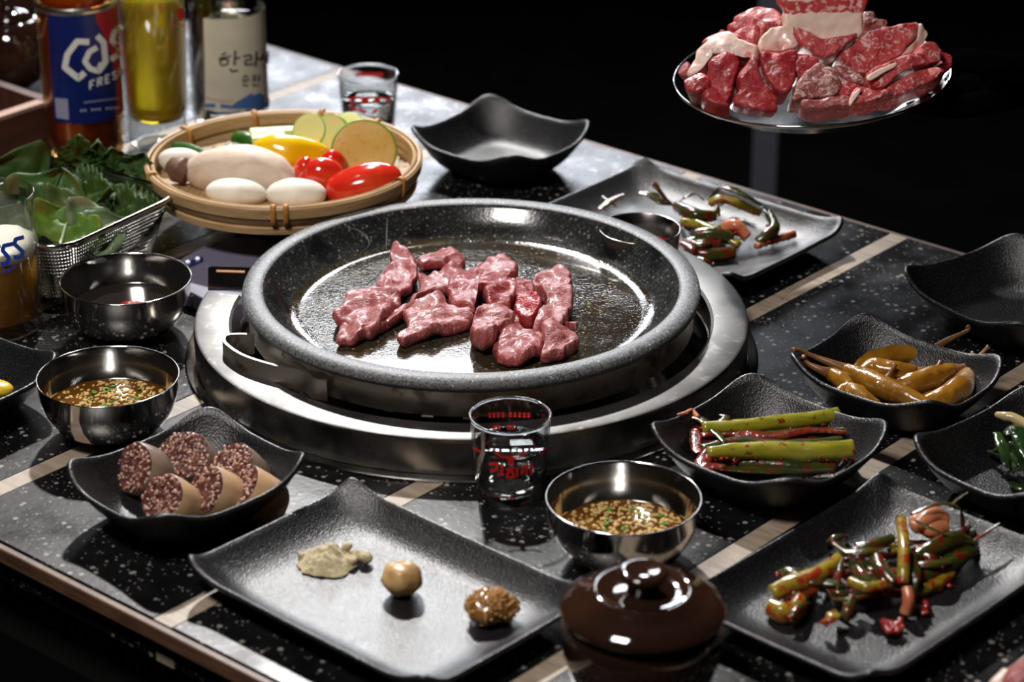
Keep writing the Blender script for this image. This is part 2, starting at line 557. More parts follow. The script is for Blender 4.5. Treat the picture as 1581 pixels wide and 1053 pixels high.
def box(name, x0, x1, y0, y1, z0, z1, mat, parent=None, bevel=0., loc=(0, 0, 0)):
    o = mesh_obj(name, from_data(*box_data(x0, x1, y0, y1, z0, z1), smooth=False), mat, parent, loc)
    if bevel:
        b = o.modifiers.new('bevel', 'BEVEL')
        b.width = bevel
        b.segments = 2
    return o


def smooth_outline(pts, n):
    m = len(pts)
    out = []
    for i in range(n):
        t = i / n * m
        k = int(t)
        f = t - k
        p0, p1, p2, p3 = (pts[(k + j - 1) % m] for j in range(4))
        out.append(.5 * ((2 * p1) + (p2 - p0) * f + (2 * p0 - 5 * p1 + 4 * p2 - p3) * f * f + (3 * p1 - p0 - 3 * p2 + p3) * f ** 3))
    return out


def slab_data(outline, nrm, thick, n=56, rings=9, amp=.0025, fr=70., seed=0., dome=.25, fold=None, edge=.8, base=0.):
    """a soft slice with the given 3-D outline, swelling along nrm; back side flat"""
    o = smooth_outline(outline, n)
    c = sum(o, Vector()) / n
    V, Fc = [], []
    sd = Vector((seed * 3.1, seed * 1.3, seed * .7))

    def prof(r):                                   # 0 centre .. 1 rim
        e = max(0., 1 - ((r - edge) / (1 - edge)) ** 2) ** .5 if r > edge else 1.
        return e
    lay = []
    rs = [(i / rings) for i in range(1, rings + 1)]
    rs = [1 - (1 - r) ** 1.5 for r in rs]
    # top
    V.append(None)
    for r in rs:
        for p in o:
            lay.append((r, p))
    top0 = 0

    def pos(r, p, side):
        q = c + (p - c) * r
        h = .5 * thick * prof(r) * side
        rag = 1 + .09 * noise.noise((p - c) * 160 + sd) * r * r
        q = c + (p - c) * r * rag
        fq = Vector((q.x * .83 + q.y * .55, (q.y * .83 - q.x * .55) * 4.5, q.z * 1.5))
        nz = noise.noise(q * fr + sd) * amp + noise.noise(q * fr * 2.7 + sd) * amp * .3 + noise.noise(fq * 85 + sd) * amp * .45
        lat = noise.noise_vector(q * fr * .8 + sd) * amp * .8
        d = dome * thick * (1 - r * r)
        if side > 0:
            q2 = q + nrm * (h + d + nz) + lat
        else:
            q2 = q + nrm * (h + base) + lat * .6
        if fold:
            q2 = q2 + nrm * fold(q - c, r)
        return q2
    V[0] = pos(0, c, 1)
    for r, p in lay:
        V.append(pos(r, p, 1))
    k = len(rs)
    for j in range(n):
        Fc.append((0, 1 + j, 1 + (j + 1) % n))
    for i in range(k - 1):
        a, b = 1 + i * n, 1 + (i + 1) * n
        for j in range(n):
            j2 = (j + 1) % n
            Fc.append((a + j, b + j, b + j2, a + j2))
    # bottom
    b0 = len(V)
    for r in (rs[-2], rs[-4], rs[1]):
        for p in o:
            V.append(pos(r, p, -1))
    V.append(pos(0, c, -1))
    prev = 1 + (k - 1) * n
    for i in range(3):
        cur = b0 + i * n
        for j in range(n):
            j2 = (j + 1) % n
            Fc.append((prev + j, cur + j, cur + j2, prev + j2))
        prev = cur
    for j in range(n):
        Fc.append((len(V) - 1, prev + (j + 1) % n, prev + j))
    return V, Fc, c


def slab(name, label, cat, outline, nrm, thick, mat, group=None, parent=None, off=None, **kw):
    V, Fc, c = slab_data(outline, Vector(nrm).normalized(), thick, **kw)
    o0 = c if off is None else Vector(off)
    me = from_data([v - o0 for v in V], Fc)
    bm = bmesh.new(); bm.from_mesh(me)
    bmesh.ops.recalc_face_normals(bm, faces=bm.faces)
    bm.to_mesh(me); bm.free()
    o = mesh_obj(name, me, mat, parent, o0 if parent is None else (0, 0, 0))
    if label:
        tag(o, label, cat, group)
    return o


def stroke_px(strokes, width, fn, mat, name, parent, off, step=2.0):
    """flat print: strokes given on the photograph, laid on the real curved surface by fn(px, py)"""
    mb = MB()
    off = Vector(off)
    for st in strokes:
        wd = width
        if isinstance(st, tuple) and isinstance(st[0], (int, float)) is False and isinstance(st[-1], (int, float)):
            st, wd = st[:-1], st[-1]
        pts = [Vector((x, y, 0)) for x, y in st]
        line = []
        for a, b in zip(pts[:-1], pts[1:]):
            k = max(2, int((b - a).length / step))
            line += [a.lerp(b, i / k) for i in range(k)]
        line.append(pts[-1])
        V, Fc = [], []
        for i, p in enumerate(line):
            t = line[min(i + 1, len(line) - 1)] - line[max(i - 1, 0)]
            nn = Vector((-t.y, t.x, 0)).normalized() * wd * .5
            V += [fn(*(p + nn).xy) - off, fn(*(p - nn).xy) - off]
        for i in range(len(line) - 1):
            Fc.append((2 * i, 2 * i + 1, 2 * i + 3, 2 * i + 2))
        mb.add(V, Fc)
    return mesh_obj(name, mb.mesh(), mat, parent)


def poly_px(poly, fn, mat, name, parent, off, n=10):
    """flat print: a four-sided px patch (tl, tr, br, bl) laid on a curved surface"""
    V, Fc = [], []
    off = Vector(off)
    tl, tr, br, bl = [Vector((x, y, 0)) for x, y in poly]
    for i in range(n + 1):
        for j in range(n + 1):
            p = tl.lerp(tr, j / n).lerp(bl.lerp(br, j / n), i / n)
            V.append(fn(p.x, p.y) - off)
    for i in range(n):
        for j in range(n):
            a = i * (n + 1) + j
            Fc.append((a, a + 1, a + n + 2, a + n + 1))
    return mesh_obj(name, from_data(V, Fc), mat, parent)


def disc_px(cx, cy, rx, ry, n=20):
    return [(cx + rx * math.cos(2 * math.pi * i / n), cy + ry * math.sin(2 * math.pi * i / n)) for i in range(n + 1)]


# ================================================================== THE SETTING
def structure(o):
    o['kind'] = 'structure'
    return o


FZ = -0.74
structure(box('floor', -3, 3, -3.2, 3.6, FZ - .05, FZ, DARKFLOOR))
structure(box('ceiling', -3, 3, -3.2, 3.6, 2.0, 2.05, DARKWALL))
structure(box('wall_back', -3, 3, 3.6, 3.65, FZ, 2.0, DARKWALL))
structure(box('wall_left', -3.05, -3, -3.2, 3.6, FZ, 2.0, DARKWALL))
structure(box('wall_right', 3, 3.05, -3.2, 3.6, FZ, 2.0, DARKWALL))
structure(box('wall_front', -3, 3, -3.25, -3.2, FZ, 2.0, DARKWALL))

# ------------------------------------------------------------------ table
TA = R_(-41)
U = Vector((math.cos(TA), math.sin(TA), 0))
N_ = Vector((-math.sin(TA), math.cos(TA), 0))
S0, S1 = -.449, .367
table = thing('dining_table', 'long table of black terrazzo slabs with pale wood inlay strips and brown wood edge', 'table', (0, 0, FZ), TA)
dz = -FZ
strips = [.106 + .212 * k for k in range(-6, 5)]
for k, t in enumerate(strips):
    box('inlay_strip', t - .008, t + .008, S0 + .002, S1 - .002, dz - .03, dz - .0002, INLAY, table)
    if k + 1 < len(strips):
        box('terrazzo_slab', t + .0083, t + .2037, S0 + .002, S1 - .002, dz - .03, dz, TERR, table, bevel=.0007)
x0, x1 = strips[0] - .008, strips[-1] + .008
for (a, b, c, d) in ((x0, x1, S0 - .004, S0 + .0015), (x0, x1, S1 - .0015, S1 + .004)):
    box('edge_band', a, b, c, d, dz - .012, dz - .001, EDGE, table, bevel=.001)
for (a, b) in ((x0 - .006, x0 - .0004), (x1 + .0004, x1 + .006)):
    box('edge_band', a, b, S0 - .004, S1 + .004, dz - .012, dz - .001, EDGE, table, bevel=.001)
box('apron', x0 + .03, x1 - .03, S0 + .02, S1 - .02, dz - .09, dz - .0305, BLACKM, table)
for a in (x0 + .08, x1 - .08):
    for b in (S0 + .08, S1 - .08):
        box('leg', a - .03, a + .03, b - .03, b + .03, 0, dz - .09, BLACKM, table)

# ------------------------------------------------------------------ burner with steel collar
GC = Vector((-.030, -.015, 0))
burner = thing('tabletop_burner', 'round tabletop burner with wide brushed steel collar under the stone pan', 'burner', GC)
le = P(352, 452, .03) - GC
A0 = math.atan2(le.y, le.x)
A1 = A0 + R_(262)
ringp = [(.205, .0005), (.2055, .026), (.2046, .0292), (.2028, .0300), (.1795, .0290), (.1775, .0275), (.1768, .004), (.180, .002), (.205, .0005)]
co = lathe('steel_collar', ringp, [BRUSH, SATIN], burner, 110, a0=A0, a1=A1, sharp=.5)
for p in co.data.polygons:
    p.material_index = 1 if p.normal.z > .6 else 0
lathe('flange', [(.2056, .0004), (.2125, .0004), (.213, .0014), (.212, .0022), (.2058, .0024), (.2056, .0004)], STEEL, burner, 110, a0=A0, a1=A1, sharp=.5)
lathe('drip_basin', [(.0, .0030), (.12, .0030), (.172, .0036), (.1762, .010), (.1766, .0105), (.1764, .0022), (.0, .0022)], STEEL, burner, 72)
lathe('burner_head', [(.098, .0032), (.128, .0032), (.130, .006), (.130, .0235), (.128, .0250), (.100, .0250), (.098, .0235), (.098, .0032)], BLACKM, burner, 72)
for k in range(28):
    a = 2 * math.pi * k / 28
    mb = MB()
    V, Fc = box_data(-.0012, .0012, -.0042, .0042, .008, .020)
    rt = Matrix.Rotation(a, 3, 'Z')
    mb.add([rt @ (Vector(v) + Vector((.1312, 0, 0))) for v in V], Fc)
    if k == 0:
        slot_me = mb.mesh(False)
    mesh_obj('flame_port', mb.mesh(False), BAND, burner)
# control panel beside the collar
pz = .014
ppx = [(256, 440), (258, 415), (272, 404), (300, 387), (340, 372), (378, 363), (412, 370), (440, 382), (452, 470), (330, 470), (296, 452)]
pp = [P(x, y, pz) - GC for x, y in ppx]
mb = MB()
k = len(pp)
mb.add([Vector((p.x, p.y, pz)) for p in pp] + [Vector((p.x, p.y, .0006)) for p in pp],
       [tuple(range(k))] + [tuple(k + i for i in reversed(range(k)))] + [(i, i + k, (i + 1) % k + k, (i + 1) % k) for i in range(k)])
panel = mesh_obj('control_panel', mb.mesh(False), PANEL, burner)
bv = panel.modifiers.new('bevel', 'BEVEL'); bv.width = .0012; bv.segments = 2


def px_plate(name, corners, z0, z1, mat, parent, off, bevel=.0015):
    q = [P(x, y, z1) - Vector(off) for x, y in corners]
    n = len(q)
    V = [Vector((p.x, p.y, z1 - off[2])) for p in q] + [Vector((p.x, p.y, z0 - off[2])) for p in q]
    Fc = [tuple(range(n)), tuple(n + i for i in reversed(range(n)))] + [(i, i + n, (i + 1) % n + n, (i + 1) % n) for i in range(n)]
    me = from_data(V, Fc, False)
    bm = bmesh.new(); bm.from_mesh(me); bmesh.ops.recalc_face_normals(bm, faces=bm.faces); bm.to_mesh(me); bm.free()
    o = mesh_obj(name, me, mat, parent)
    if bevel:
        b = o.modifiers.new('bevel', 'BEVEL'); b.width = bevel; b.segments = 3
    return o


px_plate('display', [(321, 413), (326, 411), (440, 414), (440, 445), (321, 445)], pz + .0001, pz + .0016, DISP, panel, GC, .0004)
px_plate('display_bar', [(334, 416.5), (378, 418), (378, 420), (334, 418.5)], pz + .0017, pz + .0022, M('warm_light_bar', (.8, .4, .2), .4, emit=(1, .5, .25, .35)), panel, GC, 0)
px_plate('button_plate', [(284, 406), (312, 395), (314, 402), (288, 414)], pz + .0001, pz + .0012, NAVY, panel, GC, .0004)
for x, y in ((290, 404), (305, 399)):
    q = P(x, y, pz + .002) - GC
    V, Fc = ellipsoid_data((q.x, q.y, pz + .002), .0019, .0019, .0014, n=12, m=8)
    mesh_obj('indicator_lamp', from_data(V, Fc), LAMPW, panel)
px_plate('side_bar', [(294, 442), (332, 449), (332, 463), (294, 456)], .0006, .012, BRUSH, burner, GC, .001)

# ------------------------------------------------------------------ stone pan
pan = thing('stone_grill_pan', 'round speckled stone grill pan in steel band with raw beef searing on it', 'pan', GC)
prof = [(0, .029), (.150, .029), (.1605, .0455), (.1660, .0460), (.1685, .0480), (.1692, .0505), (.1686, .0532), (.1666, .0548),
        (.1620, .0556), (.1560, .0556), (.1535, .0546), (.1515, .0520), (.1460, .0445), (.1400, .0385), (.1345, .0352), (.1300, .0338), (.1270, .03325), (.1240, .0331), (.120, .0331), (.08, .0331), (.04, .0331), (0, .0331)]
st = lathe('stone_plate', prof, [STONE, STONEIN, STONEWALL], pan, 128)
for p in st.data.polygons:
    c = p.center
    p.material_index = (2 if c.z > .0345 else 1) if (c.z > .032 and math.hypot(c.x, c.y) < .1536) else 0
lathe('steel_band', [(.1600, .0260), (.1640, .0260), (.1646, .0270), (.1646, .0448), (.1638, .0455), (.1612, .0455), (.1600, .0260)], BAND, pan, 128, sharp=.6)
hp = [(392, 516), (372, 515), (354, 516), (346, 520), (349, 530), (372, 546), (405, 558), (445, 568), (472, 574), (484, 584), (505, 587)]
hz = .0405
hpts = catmull([P(x, y, hz) - GC for x, y in hp], 60)
V, Fc = [], []
for i, p in enumerate(hpts):
    t = (hpts[min(i + 1, 59)] - hpts[max(i - 1, 0)]).normalized()
    nn = Vector((-t.y, t.x, 0)).normalized() * .0011
    for (s, z) in ((1, hz), (-1, hz), (-1, hz - .0155), (1, hz - .0155)):
        V.append(Vector((p.x, p.y, z)) + nn * s)
for i in range(59):
    for k in range(4):
        Fc.append((4 * i + k, 4 * i + (k + 1) % 4, 4 * i + 4 + (k + 1) % 4, 4 * i + 4 + k))
Fc += [(0, 1, 2, 3), (239, 238, 237, 236)]
me = from_data(V, Fc, True)
bm = bmesh.new(); bm.from_mesh(me); bmesh.ops.recalc_face_normals(bm, faces=bm.faces)
for e in bm.edges:
    if len(e.link_faces) == 2 and e.calc_face_angle(0) > .7:
        e.smooth = False
bm.to_mesh(me); bm.free()
h = mesh_obj('handle', me, BAND, pan)
h['label'] = 'bent flat steel handle with heat stains'


# ------------------------------------------------------------------ steel bowls
def steel_bowl(c, label, R=.0492, H=.045, group='steel sauce bowls'):
    s, h = R / .0492, H / .045
    t = .0009
    outer = [(0, .0006), (.021, .0004), (.0235, .0012), (.030, .0042), (.0385, .0115), (.0445, .0215), (.0478, .0325), (.0490, .0440)]
    inner = [(.0481, .0440), (.0469, .0325), (.0436, .0220), (.0375, .0124), (.0295, .0054), (.0225, .0026), (.012, .0020), (0, .0020)]
    prof = outer + [(.0494, .0446), (.0492, .0452), (.0486, .0452)] + inner
    b = lathe('steel_bowl', [(r * s, z * h) for r, z in prof], STEEL, None, 80, c)
    return tag(b, label, 'bowl', group)


B1, B2, B3 = Vector((-.2796, -.1532, 0)), Vector((-.2901, .0153, 0)), Vector((.0704, -.3290, 0))
steel_bowl(B1, 'shiny steel bowl of soy sauce left of the pan, behind the blood sausage dish')
steel_bowl(B2, 'shiny steel bowl of dark broth with a red speck, beside the mesh tray')
steel_bowl(B3, 'shiny steel bowl of sesame soy sauce beside the front shot glass')


def sauce(c, z, R, label, mat, seeds, greens, seed, spread=(0, 0)):
    t = thing('dipping_sauce', label, 'sauce', (c.x, c.y, z))
    lathe('liquid', [(0, -.006), (R * .8, -.006), (R, -.0004), (R, .0), (R * .97, -.0003), (0, -.0003)], mat, t, 48)
    r2 = random.Random(seed)
    mb = MB()
    for i in range(seeds):
        a, q = r2.uniform(0, 6.283), R * .95 * math.sqrt(r2.random())
        x, y = q * math.cos(a), q * math.sin(a)
        if r2.random() < .5:
            x, y = x * .8 + spread[0], y * .8 + spread[1]
        s = r2.uniform(.0008, .0017)
        V, Fc = ellipsoid_data((x, y, .0001), s * 1.25, s * .85, s * .6, Matrix.Rotation(r2.uniform(0, 3.1), 3, 'Z'), 7, 4)
        mb.add(V, Fc)
    o = mesh_obj('sesame_and_garlic', mb.mesh(), SESAME, t)
    o['kind'] = 'stuff'
    for i in range(greens):
        a, q = r2.uniform(0, 6.283), R * .55 * math.sqrt(r2.random())
        rr = r2.uniform(.0014, .0026)
        g = lathe('scallion_ring', [(rr * .55, 0), (rr, 0), (rr, .0012), (rr * .55, .0012), (rr * .55, 0)], SCAL, t, 10)
        g.location = (q * math.cos(a) + spread[0], q * math.sin(a) + spread[1], .0004)
        g.rotation_euler = (r2.uniform(-.5, .5), r2.uniform(-.5, .5), 0)
    return t


sauce(B1, .0225, .0430, 'brown soy dipping sauce with sesame and scallion in the left steel bowl', SAUCE, 420, 9, 3, (.006, .006))
sauce(B3, .0205, .0420, 'brown soy dipping sauce thick with sesame in the front steel bowl', SAUCE, 420, 14, 4, (.004, .008))
t = thing('broth', 'thin dark broth filling the steel bowl beside the mesh tray', 'sauce', (B2.x, B2.y, .0225))
lathe('liquid', [(0, -.006), (.035, -.006), (.0432, -.0004), (.0432, .0), (.042, -.0003), (0, -.0003)], CLEAROIL, t, 48)
q = P(206, 468, .024) - Vector((B2.x, B2.y, .0225))
V, Fc = ellipsoid_data((q.x, q.y, .0006), .0105, .0055, .0018, None, 20, 8, .002, 200, 3)
mesh_obj('chilli_paste_speck', from_data(V, Fc), PASTE, t)
# little specks stuck on the bowl walls
for (px, py) in ((97, 595), (193, 582)):
    pass


# ------------------------------------------------------------------ black dishes
def dish(name, label, L, T, Rr, zc, zs, n=4.6, k=.905, base=.58, zf=.006, th=.0032, pw=1.7, group=None, cpow=1.4, inset=0.):
    """rectangular dish from three of its rim corners (left, back, right)"""
    l, t, r = P(*L, zc), P(*T, zc), P(*Rr, zc)
    c = (l + r) / 2
    a = (t - l) / 2
    b = (r - t) / 2
    la, lb = a.length / k, b.length / k
    ang = math.atan2(a.y, a.x)
    angb = math.atan2(b.y, b.x) + math.pi / 2
    ang = (ang + angb) / 2
    NA, K1, K2 = 112, 5, 12
    V = []
    rings = []

    def outl(th_, e):
        cs, sn = math.cos(th_), math.sin(th_)
        return (math.copysign(abs(cs) ** (2 / e), cs), math.copysign(abs(sn) ** (2 / e), sn))

    def add(fr, e, zfun, dr=0.):
        idx = []
        for i in range(NA):
            th_ = 2 * math.pi * i / NA
            # spread samples evenly over the corner
            u_, v_ = outl(th_, e)
            idx.append(len(V))
            V.append(Vector((u_ * (la * fr + dr), v_ * (lb * fr + dr), zfun(th_))))
        rings.append(idx)

    def zr(th_):
        return zs + (zc - zs) * abs(math.sin(2 * th_)) ** cpow

    for i in range(1, K1 + 1):
        add(base * i / K1, n * .8, lambda q: zf)
    for i in range(1, K2 + 1):
        f = i / K2
        e = n * (.8 + .2 * f)
        add(base + (1 - base) * f, e, lambda q, f=f: zf + (zr(q) - zf) * f ** pw)
    add(1, n, lambda q: zr(q) + th * .10, th * .35)
    add(1, n, lambda q: zr(q) - th * .25, th * .75)
    add(1, n, lambda q: zr(q) - th * .8, th * .7)
    for i in range(K2 - 1, -1, -2):
        f = i / K2
        e = n * (.8 + .2 * f)
        add(base + (1 - base) * f, e, lambda q, f=f: zf + (zr(q) - zf) * f ** pw - th, th * .4)
    add(base * .9, n * .8, lambda q: .0004)
    add(base * .82, n * .8, lambda q: .0004)
    add(base * .78, n * .8, lambda q: zf - th)
    V.append(Vector((0, 0, zf))); V.append(Vector((0, 0, zf - th)))
    ci, co = len(V) - 2, len(V) - 1
    Fc = []
    for A, B in zip(rings[:-1], rings[1:]):
        for i in range(NA):
            j = (i + 1) % NA
            Fc.append((A[i], B[i], B[j], A[j]))
    for i in range(NA):
        j = (i + 1) % NA
        Fc.append((ci, rings[0][i], rings[0][j]))
        Fc.append((co, rings[-1][j], rings[-1][i]))
    me = from_data(V, Fc)
    bm = bmesh.new(); bm.from_mesh(me); bmesh.ops.recalc_face_normals(bm, faces=bm.faces); bm.to_mesh(me); bm.free()
    o = mesh_obj(name, me, DISH, None, (c.x, c.y, 0))
    o.rotation_euler = (0, 0, ang)
    return tag(o, label, 'dish', group)


GD = 'matte black side dishes'
dish('side_dish', 'matte black curved dish holding six slices of blood sausage', (95, 713), (322, 629), (480, 703), .042, .031, group=GD)
dish('side_dish', 'matte black curved dish holding stalks of scallion kimchi right of the pan', (1005, 657), (1160, 573), (1371, 652), .042, .031, group=GD)
dish('side_dish', 'matte black curved dish heaped with amber pickled chillies', (1213, 548), (1335, 485), (1555, 550), .042, .031, group=GD)
dish('side_dish', 'empty matte black curved dish behind the pan', (632, 196), (755, 145), (913, 187), .042, .031, group=GD)
dish('side_dish', 'dark curved dish with wet dark greens, cut by the right frame edge', (1418, 675), (1590, 588), (1775, 672), .042, .031, group=GD)
dish('side_dish', 'empty dark curved dish in shadow at the far right behind the chillies', (1420, 415), (1572, 350), (1728, 438), .040, .030, group=GD)
dish('side_dish', 'dark curved dish at the left frame edge in front of the beer glass', (-250, 562), (-80, 482), (82, 547), .040, .031, group=GD)
GP = 'matte black rectangular plates'
dish('rectangular_plate', 'long matte black plate in front with powder, bean paste and grain mustard', (303, 857), (545, 733), (893, 903), .027, .019, n=14, k=.965, base=.66, zf=.005, pw=2.0, group=GP)
dish('rectangular_plate', 'long matte black plate with dressed scallion kimchi at lower right', (1078, 908), (1352, 722), (1618, 838), .027, .019, n=14, k=.965, base=.66, zf=.005, pw=2.0, group=GP)
dish('rectangular_plate', 'long matte black plate of wilted scallion kimchi behind the pan', (822, 319), (992, 241), (1293, 336), .027, .019, n=14, k=.965, base=.66, zf=.005, pw=2.0, group=GP)


# ------------------------------------------------------------------ glasses and bottles
def shot_glass(c, label, fill):
    t = thing('shot_glass', label, 'glass', c, 0, 'soju shot glasses')
    prof = [(0, .003), (.017, .0015), (.0205, .0005), (.0222, .0022), (.0228, .0065), (.0226, .0105), (.0235, .014), (.0258, .042), (.0270, .0585), (.0272, .0598), (.0266, .0604),
            (.0259, .0596), (.0246, .042), (.0223, .016), (.0205, .0118), (.014, .0098), (0, .0092)]
    lathe('glass_body', prof, GLASS, t, 56)
    lathe('thick_base', [(0, .0030), (.017, .0020), (.0205, .0010), (.0218, .0025), (.0222, .0062), (.0215, .0088), (.014, .0086), (0, .0080)], GLASSR, t, 48)
    lathe('rim_bead', [(.0258, .0594), (.0266, .0588), (.0275, .0594), (.0276, .0603), (.0267, .0609), (.0258, .0603), (.0258, .0594)], GLASSR, t, 64)
    z = fill
    r = .0223 + (z - .016) / (.042 - .016) * (.0246 - .0223)
    lathe('spirit', [(0, .0094), (.014, .0100), (.0204, .0121), (.0222, .0161), (r - .0001, z), (r - .0012, z - .0006), (0, z - .0006)], WATER, t, 56)
    return t


def radial(c, Rf, far=False):
    """sight line against a slightly conical glass: radius taken at the height met"""
    def fn(px, py):
        R = Rf(.03)
        for _ in range(4):
            q = hit(px, py, c, R, far)
            R = Rf(max(0, min(.06, q.z)))
        return hit(px, py, c, R, far)
    return fn


G1 = P(788, 765, 0)
g1 = shot_glass(G1, 'clear shot glass with red print standing in front of the pan', .0395)
RO = lambda z: .0235 + (z - .014) / .028 * .0023 + .0002
RI = lambda z: .0225 + (z - .016) / .026 * .0023 - .0004
f = radial(G1, RO)
Z = lambda x, y: (700 + x / 3.51, 600 + y / 3.51)
strokes = [[Z(225, 345), Z(265, 372), Z(312, 380), Z(360, 372), Z(400, 345), 2.7],
           [Z(195, 410), Z(235, 405), Z(232, 440), Z(200, 445), 4.3], [Z(262, 405), Z(262, 455), 3.5], [Z(240, 470), Z(275, 462), 3.9],
           [Z(285, 440), Z(330, 432), 3.9], [Z(308, 436), Z(290, 470), 3.9], [Z(308, 440), Z(330, 470), 3.9], [Z(345, 430), Z(345, 480), 3.9], [Z(285, 480), Z(335, 478), 3.9],
           [Z(385, 412), Z(368, 465), 4.3], [Z(400, 410), Z(395, 465), 3.9], [Z(422, 405), Z(420, 470), 4.3], [Z(400, 440), Z(420, 438), 3.1],
           [Z(105, 320), Z(150, 345), 3.5], [Z(470, 350), Z(520, 325), 3.5]]
strokes = [tuple(s) for s in strokes]
o_ = Vector((G1.x, G1.y, 0))
stroke_px(strokes, 4, f, RED, 'red_lettering', g1, o_)
stroke_px([(Z(297, 390), Z(327, 390), 12), (Z(303, 382), Z(321, 382), 9), (Z(303, 398), Z(321, 398), 9)], 8, f, RED, 'red_emblem', g1, o_)
fb = radial(G1, RI, True)
st = []
for x in (200, 222, 245, 270, 310, 335, 360, 385, 408):
    yy = 140 + abs(x - 305) * .03
    st += [(Z(x - 8, yy - 8), Z(x + 6, yy - 6), 2.4), (Z(x, yy - 12), Z(x - 2, yy + 16), 2.6), (Z(x - 8, yy + 10), Z(x + 8, yy + 8), 2.2)]
for x in (222, 245, 300, 322):
    st += [(Z(x - 10, 205), Z(x + 10, 202), 2.6), (Z(x, 200), Z(x - 3, 232), 3), (Z(x - 10, 228), Z(x + 10, 222), 2.6)]
stroke_px(st, 2.4, fb, RED, 'red_lettering', g1, o_)

G2 = Vector((-.1291, .4380, 0))
g2 = shot_glass(G2, 'clear shot glass with red print at the back behind the bamboo basket', .036)
f = radial(G2, RO)
Z2 = lambda x, y: (400 + x / 6.08, 60 + y / 6.08)
st = [(Z2(835, 560), Z2(1240, 560), 3.5), (Z2(850, 585), Z2(900, 585), 5), (Z2(1080, 585), Z2(1140, 580), 5), (Z2(1180, 590), Z2(1240, 585), 4),
      (Z2(850, 640), Z2(920, 665), 5), (Z2(930, 665), Z2(1010, 690), 5), (Z2(960, 590), Z2(1030, 590), 8), (Z2(1060, 700), Z2(1110, 660), 4)]
stroke_px(st, 4, f, RED, 'red_lettering', g2, G2)
fb = radial(G2, RI, True)
stroke_px([(Z2(x, 320), Z2(x + 20, 350), 5) for x in range(910, 1160, 32)] + [(Z2(915, 340), Z2(1165, 338), 3)], 4, fb, RED, 'red_lettering', g2, G2)

# straight beer glass at the left
G3 = P(2, 505, 0)
g3 = thing('beer_glass', 'straight glass half full of golden beer with foam at the left frame edge', 'glass', G3)
lathe('glass_body', [(0, .0025), (.024, .001), (.0305, .0008), (.0322, .003), (.0326, .010), (.0332, .108), (.0331, .1096), (.0324, .1102), (.0318, .1094), (.0314, .014), (.029, .0115), (0, .0105)], GLASS, g3, 64)
lathe('beer', [(0, .0107), (.0289, .0117), (.0313, .0141), (.0316, .0625), (0, .0625)], BEER, g3, 64)
V, Fc = lathe_data([(0, .0620), (.0312, .0620), (.0316, .0635), (.0316, .0710), (.024, .0703), (.012, .0708), (0, .0705)], 64)
V = [Vector(v) + Vector((0, 0, .0022 * noise.noise(Vector(v) * 110) if v[2] > .068 else 0)) for v in V]
me = from_data(V, Fc)
bm = bmesh.new(); bm.from_mesh(me); bmesh.ops.remove_doubles(bm, verts=bm.verts, dist=1e-6); bmesh.ops.recalc_face_normals(bm, faces=bm.faces); bm.to_mesh(me); bm.free()
mesh_obj('foam', me, FOAM, g3)
f = lambda x, y: hit(x, y, G3, .0332)
st = [((37, 366), (24, 369.5), (22.5, 377), (29, 383), (35.5, 389), (32, 397), (21, 397.5), 6.4),
      ((20.5, 376.5), (6, 379.5), (4, 387), (9.5, 393), (14, 399.5), (10.5, 407.5), (1, 407.5), 6.4), ((1, 380), (-14, 385), (-18, 400), (-14, 412), 5.2), ]
stroke_px(st, 5, f, BLUE, 'blue_lettering', g3, G3)
st = []
for x, y in ((22, 412.5), (14.5, 417.5), (6, 420), (-3, 422)):
    st += [((x - 3, y), (x + 2.5, y - 1), (x + 2.5, y - 3.2), (x - 2, y - 3), (x - 3, y), (x - 1, y + 2.6), (x + 2.5, y + 2), 1.5)]
stroke_px(st, 1.5, f, BLUE, 'small_blue_lettering', g3, G3)

# amber beer bottle
BB = P(134, 238, 0)
R1 = .0345
bb = thing('beer_bottle', 'amber beer bottle with blue and red label behind the leafy greens', 'bottle', BB)
lathe('bottle_body', [(0, .004), (.020, .003), (.029, .0005), (.0325, .003), (.0345, .012), (.0348, .040), (.0346, .150), (.0325, .166), (.025, .186), (.0165, .205), (.0135, .225), (.0130, .262),
                      (.0150, .264), (.0150, .270), (.0120, .271), (.0105, .262), (.0110, .225), (.014, .206), (.0225, .185), (.030, .165), (.0322, .149), (.0322, .014), (.029, .008), (0, .009)], AMBER, bb, 64)
lathe('beer', [(0, .0092), (.029, .0082), (.0321, .0141), (.0321, .149), (0, .149)], BEERB, bb, 64)
lathe('cap', [(.0152, .262), (.0160, .266), (.0150, .2725), (0, .2735), (0, .2715), (.0148, .2710), (.0152, .262)], STEEL, bb, 40)
RL = .0352
f = lambda x, y: hit(x, y, BB, RL)


def cyl_patch(c, R, edge_px, th_end, z_pairs, mat, name, parent, n=40, m=14):
    """label wrapped on a bottle from the sighted left edge round to angle th_end"""
    V, Fc = [], []
    for i in range(m + 1):
        t_ = i / m
        zt = z_pairs[0] + (z_pairs[1] - z_pairs[0]) * t_
        th0 = edge_px(zt)
        for j in range(n + 1):
            a = th0 + (th_end - th0) * j / n
            V.append((R * math.cos(a), R * math.sin(a), zt))
    for i in range(m):
        for j in range(n):
            a = i * (n + 1) + j
            Fc.append((a, a + 1, a + n + 2, a + n + 1))
    return mesh_obj(name, from_data(V, Fc), mat, parent)


def ang_of(px, py, c, R):
    q = hit(px, py, c, R)
    return math.atan2(q.y - c.y, q.x - c.x)


